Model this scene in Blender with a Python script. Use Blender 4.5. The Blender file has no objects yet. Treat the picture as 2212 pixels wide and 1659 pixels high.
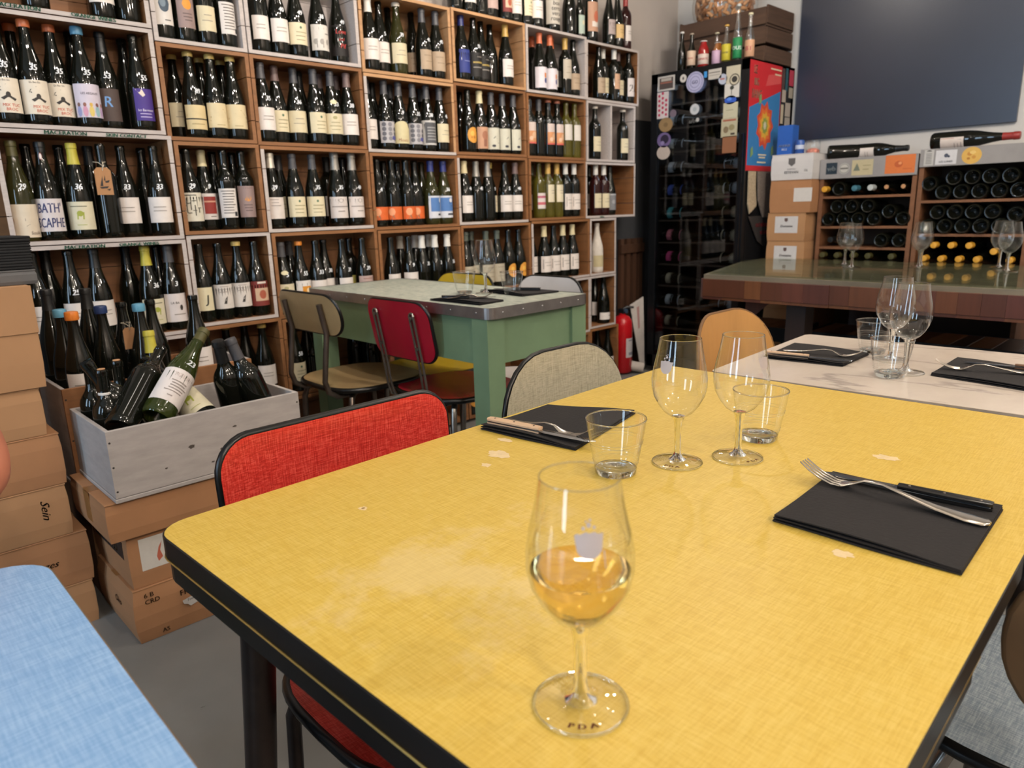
import bpy, math, random
from mathutils import Vector, Matrix
R = math.radians
random.seed(7)
S = bpy.context.scene
COL = S.collection
PI = math.pi

# ---------------------------------------------------------------- camera
def camera():
    f, pitch, roll, yaw = 1536.0, R(13.8), R(-1.62), R(44.0)
    fwd = Vector((math.sin(yaw)*math.cos(pitch), math.cos(yaw)*math.cos(pitch), -math.sin(pitch)))
    right = Vector((math.cos(yaw), -math.sin(yaw), 0)); up = right.cross(fwd)
    r2 = right*math.cos(roll) + up*math.sin(roll)
    u2 = -right*math.sin(roll) + up*math.cos(roll)
    cd = bpy.data.cameras.new('camera'); cd.sensor_width = 36; cd.sensor_fit = 'HORIZONTAL'
    cd.lens = f/2212*36; cd.clip_start = .02
    cd.dof.use_dof = True; cd.dof.focus_distance = 1.15; cd.dof.aperture_fstop = 7.0
    co = bpy.data.objects.new('camera', cd); COL.objects.link(co)
    m = Matrix((( r2.x, u2.x, -fwd.x), (r2.y, u2.y, -fwd.y), (r2.z, u2.z, -fwd.z))).to_4x4()
    m.translation = (0, 0, 1.11); co.matrix_world = m
    S.camera = co
camera()
# ---------------------------------------------------------------- world, lamps, exposure
S.view_settings.view_transform = 'Standard'; S.view_settings.look = 'None'
S.view_settings.gamma = 1.0; S.view_settings.use_curve_mapping = False
S.view_settings.exposure = 0.20
W = bpy.data.worlds.new('world'); S.world = W; W.use_nodes = True
W.node_tree.nodes['Background'].inputs[0].default_value = (.62, .78, 1, 1)
W.node_tree.nodes['Background'].inputs[1].default_value = .3
def lamp(name, kind, loc, power, color, size=.05, to=None, spot=None, sy=None):
    ld = bpy.data.lights.new(name, kind); ld.energy = power; ld.color = color
    if kind == 'AREA':
        ld.shape = 'RECTANGLE'; ld.size = size; ld.size_y = sy or size
    else: ld.shadow_soft_size = size
    if kind == 'SPOT': ld.spot_size = R(spot); ld.spot_blend = .6
    o = bpy.data.objects.new(name, ld); COL.objects.link(o); o.location = loc
    if to is not None:
        o.rotation_euler = (Vector(to)-Vector(loc)).to_track_quat('-Z', 'Y').to_euler()
    return o
WARM = (1, .90, .79); NEUT = (1, .91, .82)
# ceiling lamps of the room, the last one an added fill for camera-facing sides
for i, (x, y, w) in enumerate([(2.55, 2.2, 16), (2.1, .2, 26), (.5, 1.1, 5), (1.3, -1.9, 66), (3.1, -1.2, 44), (-.6, -.6, 18), (-.3, -2.1, 66)]):
    lamp('ceiling_and_fill_lamp', 'POINT', (x, y, 2.82), w, WARM, .045)
# small downlights of the ceiling grid
for x, y in [(.1, .1), (.9, .5), (1.7, .9), (2.5, 1.2), (.2, 1.7), (1.0, 1.9), (1.8, 1.8), (3.2, .4), (.6, -.8), (1.7, -.6)]:
    lamp('downlight', 'POINT', (x, y, 2.9), 1.0, NEUT, .03)
# track spots turned on the shelves and the tables
for x, y, tx, ty, tz, w in [(3.7, 1.95, .7, .45, .75, 32), (.35, 1.0, .9, 2.9, 1.2, 46), (1.2, 1.0, 1.6, 2.9, 1.2, 52), (2.1, 1.0, 2.4, 2.9, 1.3, 54), (3.0, .9, 3.5, 2.9, 1.5, 52), (2.4, .5, 4.5, 1.4, 1.5, 52)]:
    lamp('track_spot', 'SPOT', (x, y, 2.85), w, NEUT, .04, (tx, ty, tz), 75)
# daylight from the shop window on the street side
for wy in (.1, 1.7): lamp('window_daylight', 'AREA', (-2.6, wy, 1.6), 32, (.55, .77, 1), .5, (2, wy, 1.3), sy=1.9)

# ---------------------------------------------------------------- materials
def lin(h):
    h = h.lstrip('#'); c = [int(h[i:i+2], 16)/255 for i in (0, 2, 4)]
    return tuple(x/12.92 if x <= .04045 else ((x+.055)/1.055)**2.4 for x in c) + (1,)
MATS = {}
def newmat(name):
    m = bpy.data.materials.new(name); m.use_nodes = True
    nt = m.node_tree; b = nt.nodes['Principled BSDF']
    return m, nt, b
def nd(nt, t, **kw):
    n = nt.nodes.new(t)
    for k, v in kw.items():
        if k in n.inputs: n.inputs[k].default_value = v
        else: setattr(n, k, v)
    return n
def noise_fac(nt, scale, stretch=(1, 1, 1), detail=4, coord='Object', rough=.6):
    tc = nd(nt, 'ShaderNodeTexCoord'); mp = nd(nt, 'ShaderNodeMapping')
    mp.inputs['Scale'].default_value = stretch
    n = nd(nt, 'ShaderNodeTexNoise', Scale=scale, Detail=detail, Roughness=rough)
    nt.links.new(tc.outputs[coord], mp.inputs[0]); nt.links.new(mp.outputs[0], n.inputs['Vector'])
    return n.outputs['Fac']
def ramp(nt, fac, stops):
    r = nd(nt, 'ShaderNodeValToRGB'); e = r.color_ramp.elements
    while len(e) < len(stops): e.new(.5)
    for el, (p, c) in zip(e, stops): el.position = p; el.color = c
    nt.links.new(fac, r.inputs[0]); return r.outputs[0]
def shade(c, k): return tuple(min(1, x*k) for x in c[:3]) + (1,)
def mat(name, hexc=None, rough=.5, metal=0., var=.10, scale=14, stretch=(1, 1, 1), coat=0., bump=0., spec=.5, trans=0., ior=1.45, alpha=1.):
    """plain procedural material: colour modulated by noise, optional bump"""
    if name in MATS: return MATS[name]
    m, nt, b = newmat(name); c = lin(hexc)
    f = noise_fac(nt, scale, stretch)
    col = ramp(nt, f, [(.3, shade(c, 1-var)), (.7, shade(c, 1+var))])
    nt.links.new(col, b.inputs['Base Color'])
    b.inputs['Roughness'].default_value = rough; b.inputs['Metallic'].default_value = metal
    b.inputs['Coat Weight'].default_value = coat; b.inputs['Specular IOR Level'].default_value = spec
    b.inputs['Transmission Weight'].default_value = trans; b.inputs['IOR'].default_value = ior
    if bump:
        bp = nd(nt, 'ShaderNodeBump', Strength=bump, Distance=.004)
        nt.links.new(f, bp.inputs['Height']); nt.links.new(bp.outputs[0], b.inputs['Normal'])
    MATS[name] = m; return m
def wood(name, hexc, axis=0, var=.28, rough=.6, scale=9, k=14):
    if name in MATS: return MATS[name]
    st = [k, k, k]; st[axis] = 1
    m, nt, b = newmat(name); c = lin(hexc)
    f = noise_fac(nt, scale*.35, st, 6); f2 = noise_fac(nt, 1.7, (1, 1, 1), 2)
    col = ramp(nt, f, [(.25, shade(c, 1-var)), (.5, c), (.75, shade(c, 1+var*.6))])
    col2 = ramp(nt, f2, [(.35, (.78, .74, .70, 1)), (.65, (1.08, 1.06, 1.04, 1))])
    mx = nd(nt, 'ShaderNodeMix', data_type='RGBA', blend_type='MULTIPLY'); mx.inputs[0].default_value = .8
    nt.links.new(col, mx.inputs[6]); nt.links.new(col2, mx.inputs[7]); nt.links.new(mx.outputs[2], b.inputs['Base Color'])
    bp = nd(nt, 'ShaderNodeBump', Strength=.12, Distance=.002)
    nt.links.new(f, bp.inputs['Height']); nt.links.new(bp.outputs[0], b.inputs['Normal'])
    b.inputs['Roughness'].default_value = rough
    MATS[name] = m; return m
def formica(name, hexc, dark, light, rough=.45, wear=None, fine=1.0):
    """laminate printed with a crossed linen weave; wear = colour of rubbed patches"""
    if name in MATS: return MATS[name]
    m, nt, b = newmat(name); c = lin(hexc)
    fa = noise_fac(nt, 7*fine, (55, 3.2, 3.2), 4, rough=.6); fb = noise_fac(nt, 7*fine, (3.2, 55, 55), 4, rough=.6)
    ad = nd(nt, 'ShaderNodeMath', operation='ADD'); nt.links.new(fa, ad.inputs[0]); nt.links.new(fb, ad.inputs[1])
    hf = nd(nt, 'ShaderNodeMath', operation='MULTIPLY'); hf.inputs[1].default_value = .5; nt.links.new(ad.outputs[0], hf.inputs[0])
    col = ramp(nt, hf.outputs[0], [(.40, lin(dark)), (.5, c), (.60, lin(light))])
    if wear:
        w = noise_fac(nt, 9, (1, 1, 1), 9, rough=.72)
        tc = nd(nt, 'ShaderNodeTexCoord'); dv = nd(nt, 'ShaderNodeVectorMath', operation='DISTANCE'); dv.inputs[1].default_value = (-.40, .03, .75)
        nt.links.new(tc.outputs['Object'], dv.inputs[0])
        w2 = ramp(nt, dv.outputs['Value'], [(.05, (.66, .66, .66, 1)), (.22, (.46, .46, .46, 1)), (.6, (.38, .38, .38, 1))])
        mw = nd(nt, 'ShaderNodeMath', operation='MULTIPLY'); nt.links.new(w, mw.inputs[0]); nt.links.new(w2, mw.inputs[1])
        fr = ramp(nt, mw.outputs[0], [(.285, (0, 0, 0, 1)), (.36, (.42, .42, .42, 1))])
        mx = nd(nt, 'ShaderNodeMix', data_type='RGBA'); nt.links.new(fr, mx.inputs[0]); nt.links.new(col, mx.inputs[6])
        mx.inputs[7].default_value = lin(wear); col = mx.outputs[2]
    nt.links.new(col, b.inputs['Base Color']); b.inputs['Roughness'].default_value = rough; b.inputs['Specular IOR Level'].default_value = .35
    bp = nd(nt, 'ShaderNodeBump', Strength=.04, Distance=.001)
    nt.links.new(hf.outputs[0], bp.inputs['Height']); nt.links.new(bp.outputs[0], b.inputs['Normal'])
    MATS[name] = m; return m
def thin_glass(name, tint=(.985, .99, .985), base=.05, power=2.6, mx=.75, edge=.35):
    """thin-walled clear glass: see-through with facing-dependent reflection"""
    if name in MATS: return MATS[name]
    m = bpy.data.materials.new(name); m.use_nodes = True; nt = m.node_tree; nt.nodes.clear()
    out = nd(nt, 'ShaderNodeOutputMaterial'); tr = nd(nt, 'ShaderNodeBsdfTransparent'); gl = nd(nt, 'ShaderNodeBsdfGlossy')
    f = noise_fac(nt, 6)
    gl.inputs['Roughness'].default_value = .02
    nt.links.new(ramp(nt, f, [(0, (.95, .96, .96, 1)), (1, (1, 1, 1, 1))]), gl.inputs['Color'])
    lw = nd(nt, 'ShaderNodeLayerWeight', Blend=.5)
    dk = tuple(t*edge for t in tint)
    nt.links.new(ramp(nt, lw.outputs['Facing'], [(.55, tint+(1,)), (.86, tuple(t*(.78+.22*edge) for t in tint)+(1,)), (1, dk+(1,))]), tr.inputs[0])
    pw = nd(nt, 'ShaderNodeMath', operation='POWER'); pw.inputs[1].default_value = power
    nt.links.new(lw.outputs['Facing'], pw.inputs[0])
    ma = nd(nt, 'ShaderNodeMath', operation='MULTIPLY_ADD'); ma.inputs[1].default_value = mx; ma.inputs[2].default_value = base
    nt.links.new(pw.outputs[0], ma.inputs[0])
    mix = nd(nt, 'ShaderNodeMixShader'); nt.links.new(ma.outputs[0], mix.inputs[0])
    nt.links.new(tr.outputs[0], mix.inputs[1]); nt.links.new(gl.outputs[0], mix.inputs[2])
    nt.links.new(mix.outputs[0], out.inputs[0]); MATS[name] = m; return m
def flat(hexc, rough=.55): return mat('print_'+hexc.strip('#')+('' if rough == .55 else '_%d' % int(rough*100)), hexc, rough, var=.04, scale=60)

# ---------------------------------------------------------------- mesh building
class MB:
    def __init__(s): s.v = []; s.f = []; s.m = []
    def add(s, vs, fs, m=0):
        o = len(s.v); s.v += [tuple(v) for v in vs]; s.f += [tuple(i+o for i in f) for f in fs]; s.m += [m]*len(fs); return s
    def box(s, x0, x1, y0, y1, z0, z1, m=0):
        if x0 > x1: x0, x1 = x1, x0
        if y0 > y1: y0, y1 = y1, y0
        return s.add([(x, y, z) for z in (z0, z1) for y in (y0, y1) for x in (x0, x1)],
              [(0, 2, 3, 1), (4, 5, 7, 6), (0, 1, 5, 4), (2, 6, 7, 3), (0, 4, 6, 2), (1, 3, 7, 5)], m)
    def bbox(s, x0, x1, y0, y1, z0, z1, b=.002, m=0):
        """box with bevelled vertical and horizontal edges (three shells)"""
        v = []; 
        for z, i in ((z0, b), (z0+b, 0), (z1-b, 0), (z1, b)):
            v += [(x0+i, y0+i, z), (x1-i, y0+i, z), (x1-i, y1-i, z), (x0+i, y1-i, z)]
        f = [(3, 2, 1, 0), (12, 13, 14, 15)]
        for k in range(3):
            for j in range(4): f.append((k*4+j, k*4+(j+1) % 4, k*4+4+(j+1) % 4, k*4+4+j))
        return s.add(v, f, m)
    def lathe(s, prof, n=20, m=0, mfun=None, c=(0, 0, 0)):
        o = len(s.v); idx = []
        for r, z in prof:
            if r < 1e-6: s.v.append((c[0], c[1], c[2]+z)); idx.append([len(s.v)-1])
            else:
                idx.append(list(range(len(s.v), len(s.v)+n)))
                s.v += [(c[0]+r*math.cos(2*PI*k/n), c[1]+r*math.sin(2*PI*k/n), c[2]+z) for k in range(n)]
        for i in range(len(prof)-1):
            a, b = idx[i], idx[i+1]; mm = mfun(i) if mfun else m
            for k in range(n):
                k2 = (k+1) % n
                if len(a) == 1 and len(b) == 1: continue
                if len(a) == 1: s.f.append((a[0], b[k2], b[k]))
                elif len(b) == 1: s.f.append((a[k], a[k2], b[0]))
                else: s.f.append((a[k], a[k2], b[k2], b[k]))
                s.m.append(mm)
        return s
    def prism(s, pts, z0, z1, m=0, mside=None, axis='z'):
        """polygon outline extruded; axis z: pts are xy, axis y: xz, axis x: yz"""
        n = len(pts)
        def P(a, b, c): return (a, b, c) if axis == 'z' else ((a, c, b) if axis == 'y' else (c, a, b))
        v = [P(a, b, z0) for a, b in pts] + [P(a, b, z1) for a, b in pts]
        s.add(v, [tuple(range(n))[::-1], tuple(range(n, 2*n))], m)
        o = len(s.v)-2*n
        for k in range(n):
            s.f.append((o+k, o+(k+1) % n, o+n+(k+1) % n, o+n+k)); s.m.append(m if mside is None else mside)
        return s
    def tube(s, pts, r, n=10, m=0, closed=False, flat=1.0):
        pts = [Vector(p) for p in pts]; N = len(pts); rings = []
        t0 = (pts[1]-pts[0]).normalized(); up = Vector((0, 0, 1)) if abs(t0.z) < .9 else Vector((0, 1, 0))
        u = t0.cross(up).normalized()
        rr = r if hasattr(r, '__len__') else [r]*N
        for i, p in enumerate(pts):
            a = pts[(i-1) % N] if (closed or i > 0) else p; b = pts[(i+1) % N] if (closed or i < N-1) else p
            t = (b-a).normalized(); u = (u - t*u.dot(t)).normalized(); w = t.cross(u)
            o = len(s.v); s.v += [tuple(p + (u*math.cos(2*PI*k/n) + w*math.sin(2*PI*k/n)*flat)*rr[i]) for k in range(n)]
            rings.append(o)
        for i in range(N if closed else N-1):
            a, b = rings[i], rings[(i+1) % N]
            for k in range(n): s.f.append((a+k, a+(k+1) % n, b+(k+1) % n, b+k)); s.m.append(m)
        if not closed:
            s.f.append(tuple(rings[0]+k for k in range(n))[::-1]); s.f.append(tuple(rings[-1]+k for k in range(n))); s.m += [m, m]
        return s
    def sweep(s, secs, m=0, cap=True):
        """list of closed sections with the same point count"""
        n = len(secs[0]); o = len(s.v)
        for q in secs: s.v += [tuple(p) for p in q]
        for i in range(len(secs)-1):
            for k in range(n): s.f.append((o+i*n+k, o+i*n+(k+1) % n, o+(i+1)*n+(k+1) % n, o+(i+1)*n+k)); s.m.append(m)
        if cap:
            s.f.append(tuple(o+k for k in range(n))[::-1]); s.f.append(tuple(o+(len(secs)-1)*n+k for k in range(n))); s.m += [m, m]
        return s
    def mesh(s, name, mats, smooth=None):
        me = bpy.data.meshes.new(name); me.from_pydata(s.v, [], s.f)
        for m in (mats if isinstance(mats, (list, tuple)) else [mats]): me.materials.append(m)
        if any(s.m): me.polygons.foreach_set('material_index', s.m)
        if smooth is not None:
            me.polygons.foreach_set('use_smooth', [True]*len(s.f)); me.update()
            me.set_sharp_from_angle(angle=R(smooth))
        me.update(); return me
    def build(s, name, mats, parent=None, smooth=None, loc=None, rot=None):
        return obj(name, s.mesh(name, mats, smooth), parent, loc, rot)
def obj(name, me, parent=None, loc=None, rot=None):
    o = bpy.data.objects.new(name, me); COL.objects.link(o)
    if parent is not None: o.parent = parent
    if loc is not None: o.location = loc
    if rot is not None: o.rotation_euler = rot
    return o
def tag(o, label, cat, group=None):
    o['label'] = label; o['category'] = cat
    if group: o['group'] = group
    return o
def thing(name, label, cat, loc=(0, 0, 0), rz=0, group=None):
    o = bpy.data.objects.new(name, None); COL.objects.link(o); o.empty_display_size = .05
    o.location = loc; o.rotation_euler = (0, 0, rz)
    return tag(o, label, cat, group)
def struct(name, mb, m, label=None):
    o = mb.build(name, m); o['kind'] = 'structure'
    if label: o['label'] = label
    return o
def dup(root, loc=None, rz=None, label=None, rot=None):
    r = root.copy(); COL.objects.link(r)
    if loc is not None: r.location = loc
    if rz is not None: r.rotation_euler = (0, 0, rz)
    if rot is not None: r.rotation_euler = rot
    if label: r['label'] = label
    for ch in list(root.children):
        c = ch.copy(); COL.objects.link(c); c.parent = r
        for gch in list(ch.children):
            d = gch.copy(); COL.objects.link(d); d.parent = c
    return r
def rrect(x0, x1, y0, y1, r, n=6):
    """rounded rectangle outline; r is one radius or four (x0y0, x1y0, x1y1, x0y1)"""
    r = r if hasattr(r, '__len__') else (r,)*4
    P = []
    for (cx, cy, a0, q) in ((x0+r[0], y0+r[0], PI, r[0]), (x1-r[1], y0+r[1], 1.5*PI, r[1]), (x1-r[2], y1-r[2], 0, r[2]), (x0+r[3], y1-r[3], .5*PI, r[3])):
        for k in range(n+1):
            a = a0+.5*PI*k/n; P.append((cx+q*math.cos(a), cy+q*math.sin(a)))
    return P
_TXT = {}
def text2d(s, shear=0.):
    """glyph outlines of a word as flat triangles, height of a capital = 1, centred"""
    key = (s, shear)
    if key in _TXT: return _TXT[key]
    cu = bpy.data.curves.new('t', 'FONT'); cu.body = s; cu.align_x = 'CENTER'; cu.resolution_u = 2; cu.shear = shear
    o = bpy.data.objects.new('t', cu); COL.objects.link(o)
    me = bpy.data.meshes.new_from_object(o)
    vs = [(v.co.x/.69, v.co.y/.69-.5) for v in me.vertices]; fs = [tuple(p.vertices) for p in me.polygons]
    bpy.data.objects.remove(o); bpy.data.curves.remove(cu); bpy.data.meshes.remove(me)
    _TXT[key] = (vs, fs); return vs, fs
def put_text(mb, s, fn, h, m=0, shear=0., wx=1.0, bold=0.):
    """fn maps (across, up) in metres to a point; bold doubles the strokes with a small offset"""
    vs, fs = text2d(s, shear)
    for dx in ((0,) if not bold else (-bold, 0, bold)):
        mb.add([fn(x*h*wx+dx, y*h) for x, y in vs], fs, m)
ORD = ['zero', 'first', 'second', 'third', 'fourth', 'fifth', 'sixth', 'seventh', 'eighth', 'ninth', 'tenth', 'eleventh', 'twelfth', 'thirteenth', 'fourteenth', 'fifteenth', 'sixteenth', 'seventeenth', 'eighteenth', 'nineteenth', 'twentieth']
CARD = ['zero', 'one', 'two', 'three', 'four', 'five', 'six', 'seven', 'eight', 'nine', 'ten']
BOTTLES = """
c1r0 0.673 2.845 F b - wh -
c1r0 0.868 2.845 F b - wh -
c1r0 0.951 2.845 F b - - -
c1r1 0.547 2.846 F b owax kite 35
c1r1 0.605 2.931 B b owax - -
c1r1 0.627 2.846 F b owax kite 35
c1r1 0.703 2.873 F2 b owax kite 35
c1r1 0.776 2.931 B b - - -
c1r1 0.778 2.846 F b bwax people 35
c1r1 0.854 2.871 F2 b black rblue 53
c1r1 0.941 2.931 B b - - -
c1r1 0.951 2.845 F b - purp 55
c1r2 0.533 2.846 F o olive bird 29
c1r2 0.589 2.931 B b - - -
c1r2 0.613 2.846 F b nsticker bath -
c1r2 0.686 2.931 B b - - -
c1r2 0.705 2.845 F b yel emb 36
c1r2 0.777 2.931 B b black - -
c1r2 0.793 2.843 F d - - -
c1r2 0.865 2.872 F2 b - wh 33
c1r2 0.953 2.931 B b - - -
c1r2 0.967 2.845 F b - wh 33
c1r3 0.533 2.845 F b - wh 2
c1r3 0.59 2.931 B b black - -
c1r3 0.64 2.846 F b - wh 25
c1r3 0.719 2.846 F b black wh -
c1r3 0.847 2.931 B b black - -
c1r3 0.889 2.846 F b yel emb 36
c1r3 0.957 2.931 B b - - 23
c1r3 0.969 2.846 F b grey la 3
c2r0 1.064 2.845 F d - blot -
c2r0 1.139 2.845 F d - sun -
c2r0 1.218 2.845 F d - cr -
c2r0 1.293 2.845 F d - txt -
c2r1 1.108 2.931 B b ywax cr -
c2r1 1.135 2.846 F b ywax band 89
c2r1 1.21 2.931 B b ywax - -
c2r1 1.215 2.846 F b ywax hill -
c2r1 1.292 2.931 B b ywax - -
c2r1 1.294 2.846 F b ywax hill -
c2r2 1.082 2.845 F b - maze 29
c2r2 1.089 2.931 B b - - -
c2r2 1.153 2.882 F b cream redsq 9
c2r2 1.216 2.931 B b - - -
c2r2 1.221 2.844 F h - txt -
c2r2 1.296 2.931 B b - - -
c2r2 1.298 2.852 F h - sun -
c2r3 1.084 2.846 F b - jlab -
c2r3 1.157 2.846 F b - draw -
c2r3 1.232 2.846 F b ywax draw -
c2r3 1.306 2.846 F b - redlab -
c2r4 1.184 2.931 B b ywax - -
c2r4 1.263 2.931 B b - - -
c2r4 1.301 2.845 F b ywax wh -
c3r0 1.43 2.845 F d - wh -
c3r0 1.508 2.846 F b - wh 40
c3r0 1.588 2.845 F b - crg 49
c3r0 1.686 2.845 F b - trees 38
c3r0 1.796 2.87 F2 b - love 49
c3r1 1.413 2.845 F b grey wh 35
c3r1 1.487 2.877 F2 b mauve crg -
c3r1 1.566 2.87 F2 b grey cr 36
c3r1 1.625 2.931 B b black cr -
c3r1 1.643 2.845 F b grey crg 9
c3r1 1.719 2.931 B b mauve - -
c3r1 1.723 2.846 F b grey crg2 33
c3r1 1.802 2.931 B b mauve - -
c3r1 1.802 2.845 F b mauve wh 38
c3r2 1.414 2.845 F b silver tri 39
c3r2 1.493 2.931 B b grey cr -
c3r2 1.512 2.845 F b grey crg -
c3r2 1.602 2.845 F b grey crg 35
c3r2 1.721 2.933 B d black wh -
c3r2 1.713 2.848 F c silverd circ 35
c3r2 1.804 2.931 B b - - -
c3r2 1.799 2.849 F c silverd circ 49
c3r3 1.423 2.846 F b grey crg2 5
c3r3 1.504 2.931 B b grey - -
c3r3 1.503 2.846 F b orcap orsq 55
c3r3 1.583 2.846 F b - wh 33
c3r3 1.648 2.892 F2 b - wh 30
c3r3 1.713 2.846 F b - wh 39
c3r3 1.805 2.933 B d - yellab -
c3r3 1.819 2.845 F b - pink 39
c3r4 1.44 2.845 F b - crg 58
c3r4 1.548 2.931 B b - - -
c3r4 1.628 2.931 B b - - -
c4r0 1.939 2.846 F b whitecap wh 5
c4r0 2.014 2.874 F2 b - wh 5
c4r0 2.103 2.931 B b - - -
c4r0 2.089 2.846 F o cwax cr 39
c4r0 2.236 2.931 B b - beige -
c4r0 2.232 2.846 F b grey beige 40
c4r0 2.312 2.846 F b grey beige 45
c4r1 1.918 2.872 F2 b grey wh -
c4r1 1.989 2.931 B b black - -
c4r1 1.994 2.845 F b grey art -
c4r1 2.087 2.931 B b grey - -
c4r1 2.074 2.846 F b grey blob 9
c4r1 2.154 2.845 F b grey art 35
c4r1 2.27 2.931 B b grey - -
c4r1 2.234 2.846 F b grey artd 38
c4r1 2.314 2.846 F b grey cr 40
c4r2 1.928 2.846 F b - oran 4
c4r2 2.023 2.931 B b - - -
c4r2 2.008 2.846 F b - oran -
c4r2 2.103 2.931 B b - - -
c4r2 2.088 2.845 F b - oran -
c4r2 2.162 2.876 F2 b - oran -
c4r2 2.247 2.931 B o - blpic -
c4r2 2.236 2.845 F o navy blpic -
c4r2 2.316 2.846 F o navy blpic 36
c4r3 1.975 2.845 F b - wh -
c4r3 2.092 2.931 B b whitecap - -
c4r3 2.08 2.846 F b - wh 9
c4r3 2.184 2.931 B b whitecap - -
c4r3 2.16 2.846 F b whitecap - 35
c4r3 2.269 2.931 B b whitecap - -
c4r3 2.24 2.846 F b whitecap - 3
c4r3 2.32 2.846 F b whitecap - 55
c3r4 1.795 2.931 B b - - -
c3r4 1.824 2.845 F b - - -
c5r0 2.469 2.846 F b navy navy -
c5r0 2.549 2.846 F b - gold 55
c5r0 2.624 2.874 F2 b - gold -
c5r0 2.702 2.891 F2 b - - -
c5r0 2.768 2.846 F b goldcap wh -
c5r1 2.515 2.931 B b - yellab -
c5r1 2.493 2.846 F b - disc -
c5r1 2.573 2.846 F b cream peach -
c5r1 2.653 2.846 F b grey birdw -
c5r1 2.733 2.846 F b grey birdw -
c5r1 2.812 2.846 F b grey birdw -
c5r2 2.452 2.846 F b cream wh 40
c5r2 2.532 2.846 F b silverd - 40
c5r2 2.612 2.846 F b silverd - -
c5r2 2.673 2.897 F2 b yelcap cr 9
c5r2 2.735 2.846 F b - wh 5
c5r2 2.815 2.847 F b mauve wh 40
c5r3 2.443 2.846 F b ggrey beige2 -
c5r3 2.513 2.883 F2 b ggrey beige2 -
c5r3 2.584 2.846 F b ggrey beige2 -
c5r3 2.664 2.846 F b ggrey beige2 -
c5r3 2.749 2.846 F b - disc -
c5r3 2.829 2.846 F b - disc -
c5r5 2.438 2.845 F b - disc -
c6r0 3.021 2.845 F b orcapl whor -
c6r0 3.054 2.931 B b orcapl - -
c6r0 3.105 2.846 F b orcapl whor -
c6r0 3.169 2.894 F2 b orcapl wh -
c6r0 3.227 2.843 F d goldcap beigeh -
c6r0 3.304 2.85 F b - beige -
c7r0 3.527 2.845 F b - beige -
c7r0 3.6 2.872 F2 d whitecap cr -
c7r0 3.67 2.843 F d whitecap peachp -
c7r0 3.745 2.871 F2 d mauve cr -
c7r0 3.815 2.918 F2 d - num2 -
c7r0 3.815 2.843 F d - num21 -
c6r1 2.932 2.845 F d - peachb -
c6r1 3.007 2.845 F d grey - -
c6r1 3.082 2.845 F d peachd peachb -
c6r1 3.157 2.845 F d peachd peachb -
c6r1 3.232 2.845 F v - whar -
c6r1 3.307 2.845 F v - whar -
c7r1 3.492 2.845 F d whitewax cr -
c7r1 3.763 2.845 F d whitewax cr -
c6r2 3.035 2.933 B v - wh -
c6r2 2.999 2.845 F v - pinkb -
c6r2 3.074 2.845 F v goldcap crh -
c6r2 3.149 2.845 F v goldcap crh -
c6r2 3.224 2.845 F d whitecap whl -
c6r2 3.299 2.845 F d whitecap whl -
c7r2 3.542 2.933 B d - wh -
c7r2 3.499 2.845 F r whitecap cr -
c7r2 3.577 2.845 F r whitecap cr -
c7r2 3.669 2.87 F2 b - greylab -
c6r3 2.968 2.889 F2 b - whl -
c6r3 3.035 2.846 F b cream whl -
c6r3 3.115 2.846 F b - whl 4
c6r3 3.195 2.845 F b cream whl -
c6r3 3.28 2.845 F b cream whl -
c7r3 3.515 2.847 F w - crw -
c7r4 3.583 2.849 F c - whlow -
c7r4 3.599 2.931 B b - wh -
c6r4 3.335 2.845 F b - whdk -
c6r4 3.22 2.845 F b - whdk -
c7r5 3.625 2.931 B b - wh -
c7r5 3.625 2.845 F b - wh -
top 2.439 2.845 F d - wh -
top 2.524 2.846 F b - wh -
top 2.604 2.846 F b - - -
top 2.69 2.875 F m - pink -
top 2.772 2.843 F d - redlab -
top 2.847 2.849 F d - wh -
top 2.922 2.844 F d - crg -
top 2.999 2.846 F b - wh -
top 3.135 2.856 F m - scrib -
top 3.268 2.845 F b - - -
top 3.356 2.845 F s - greenw -
top 3.512 2.931 B b - draw -
top 3.46 2.856 F m - peachdk -
top 3.624 2.846 F b - mauvel -
top 3.704 2.846 F b - orcr -
top 3.781 2.845 F r redcap wh -
"""
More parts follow.
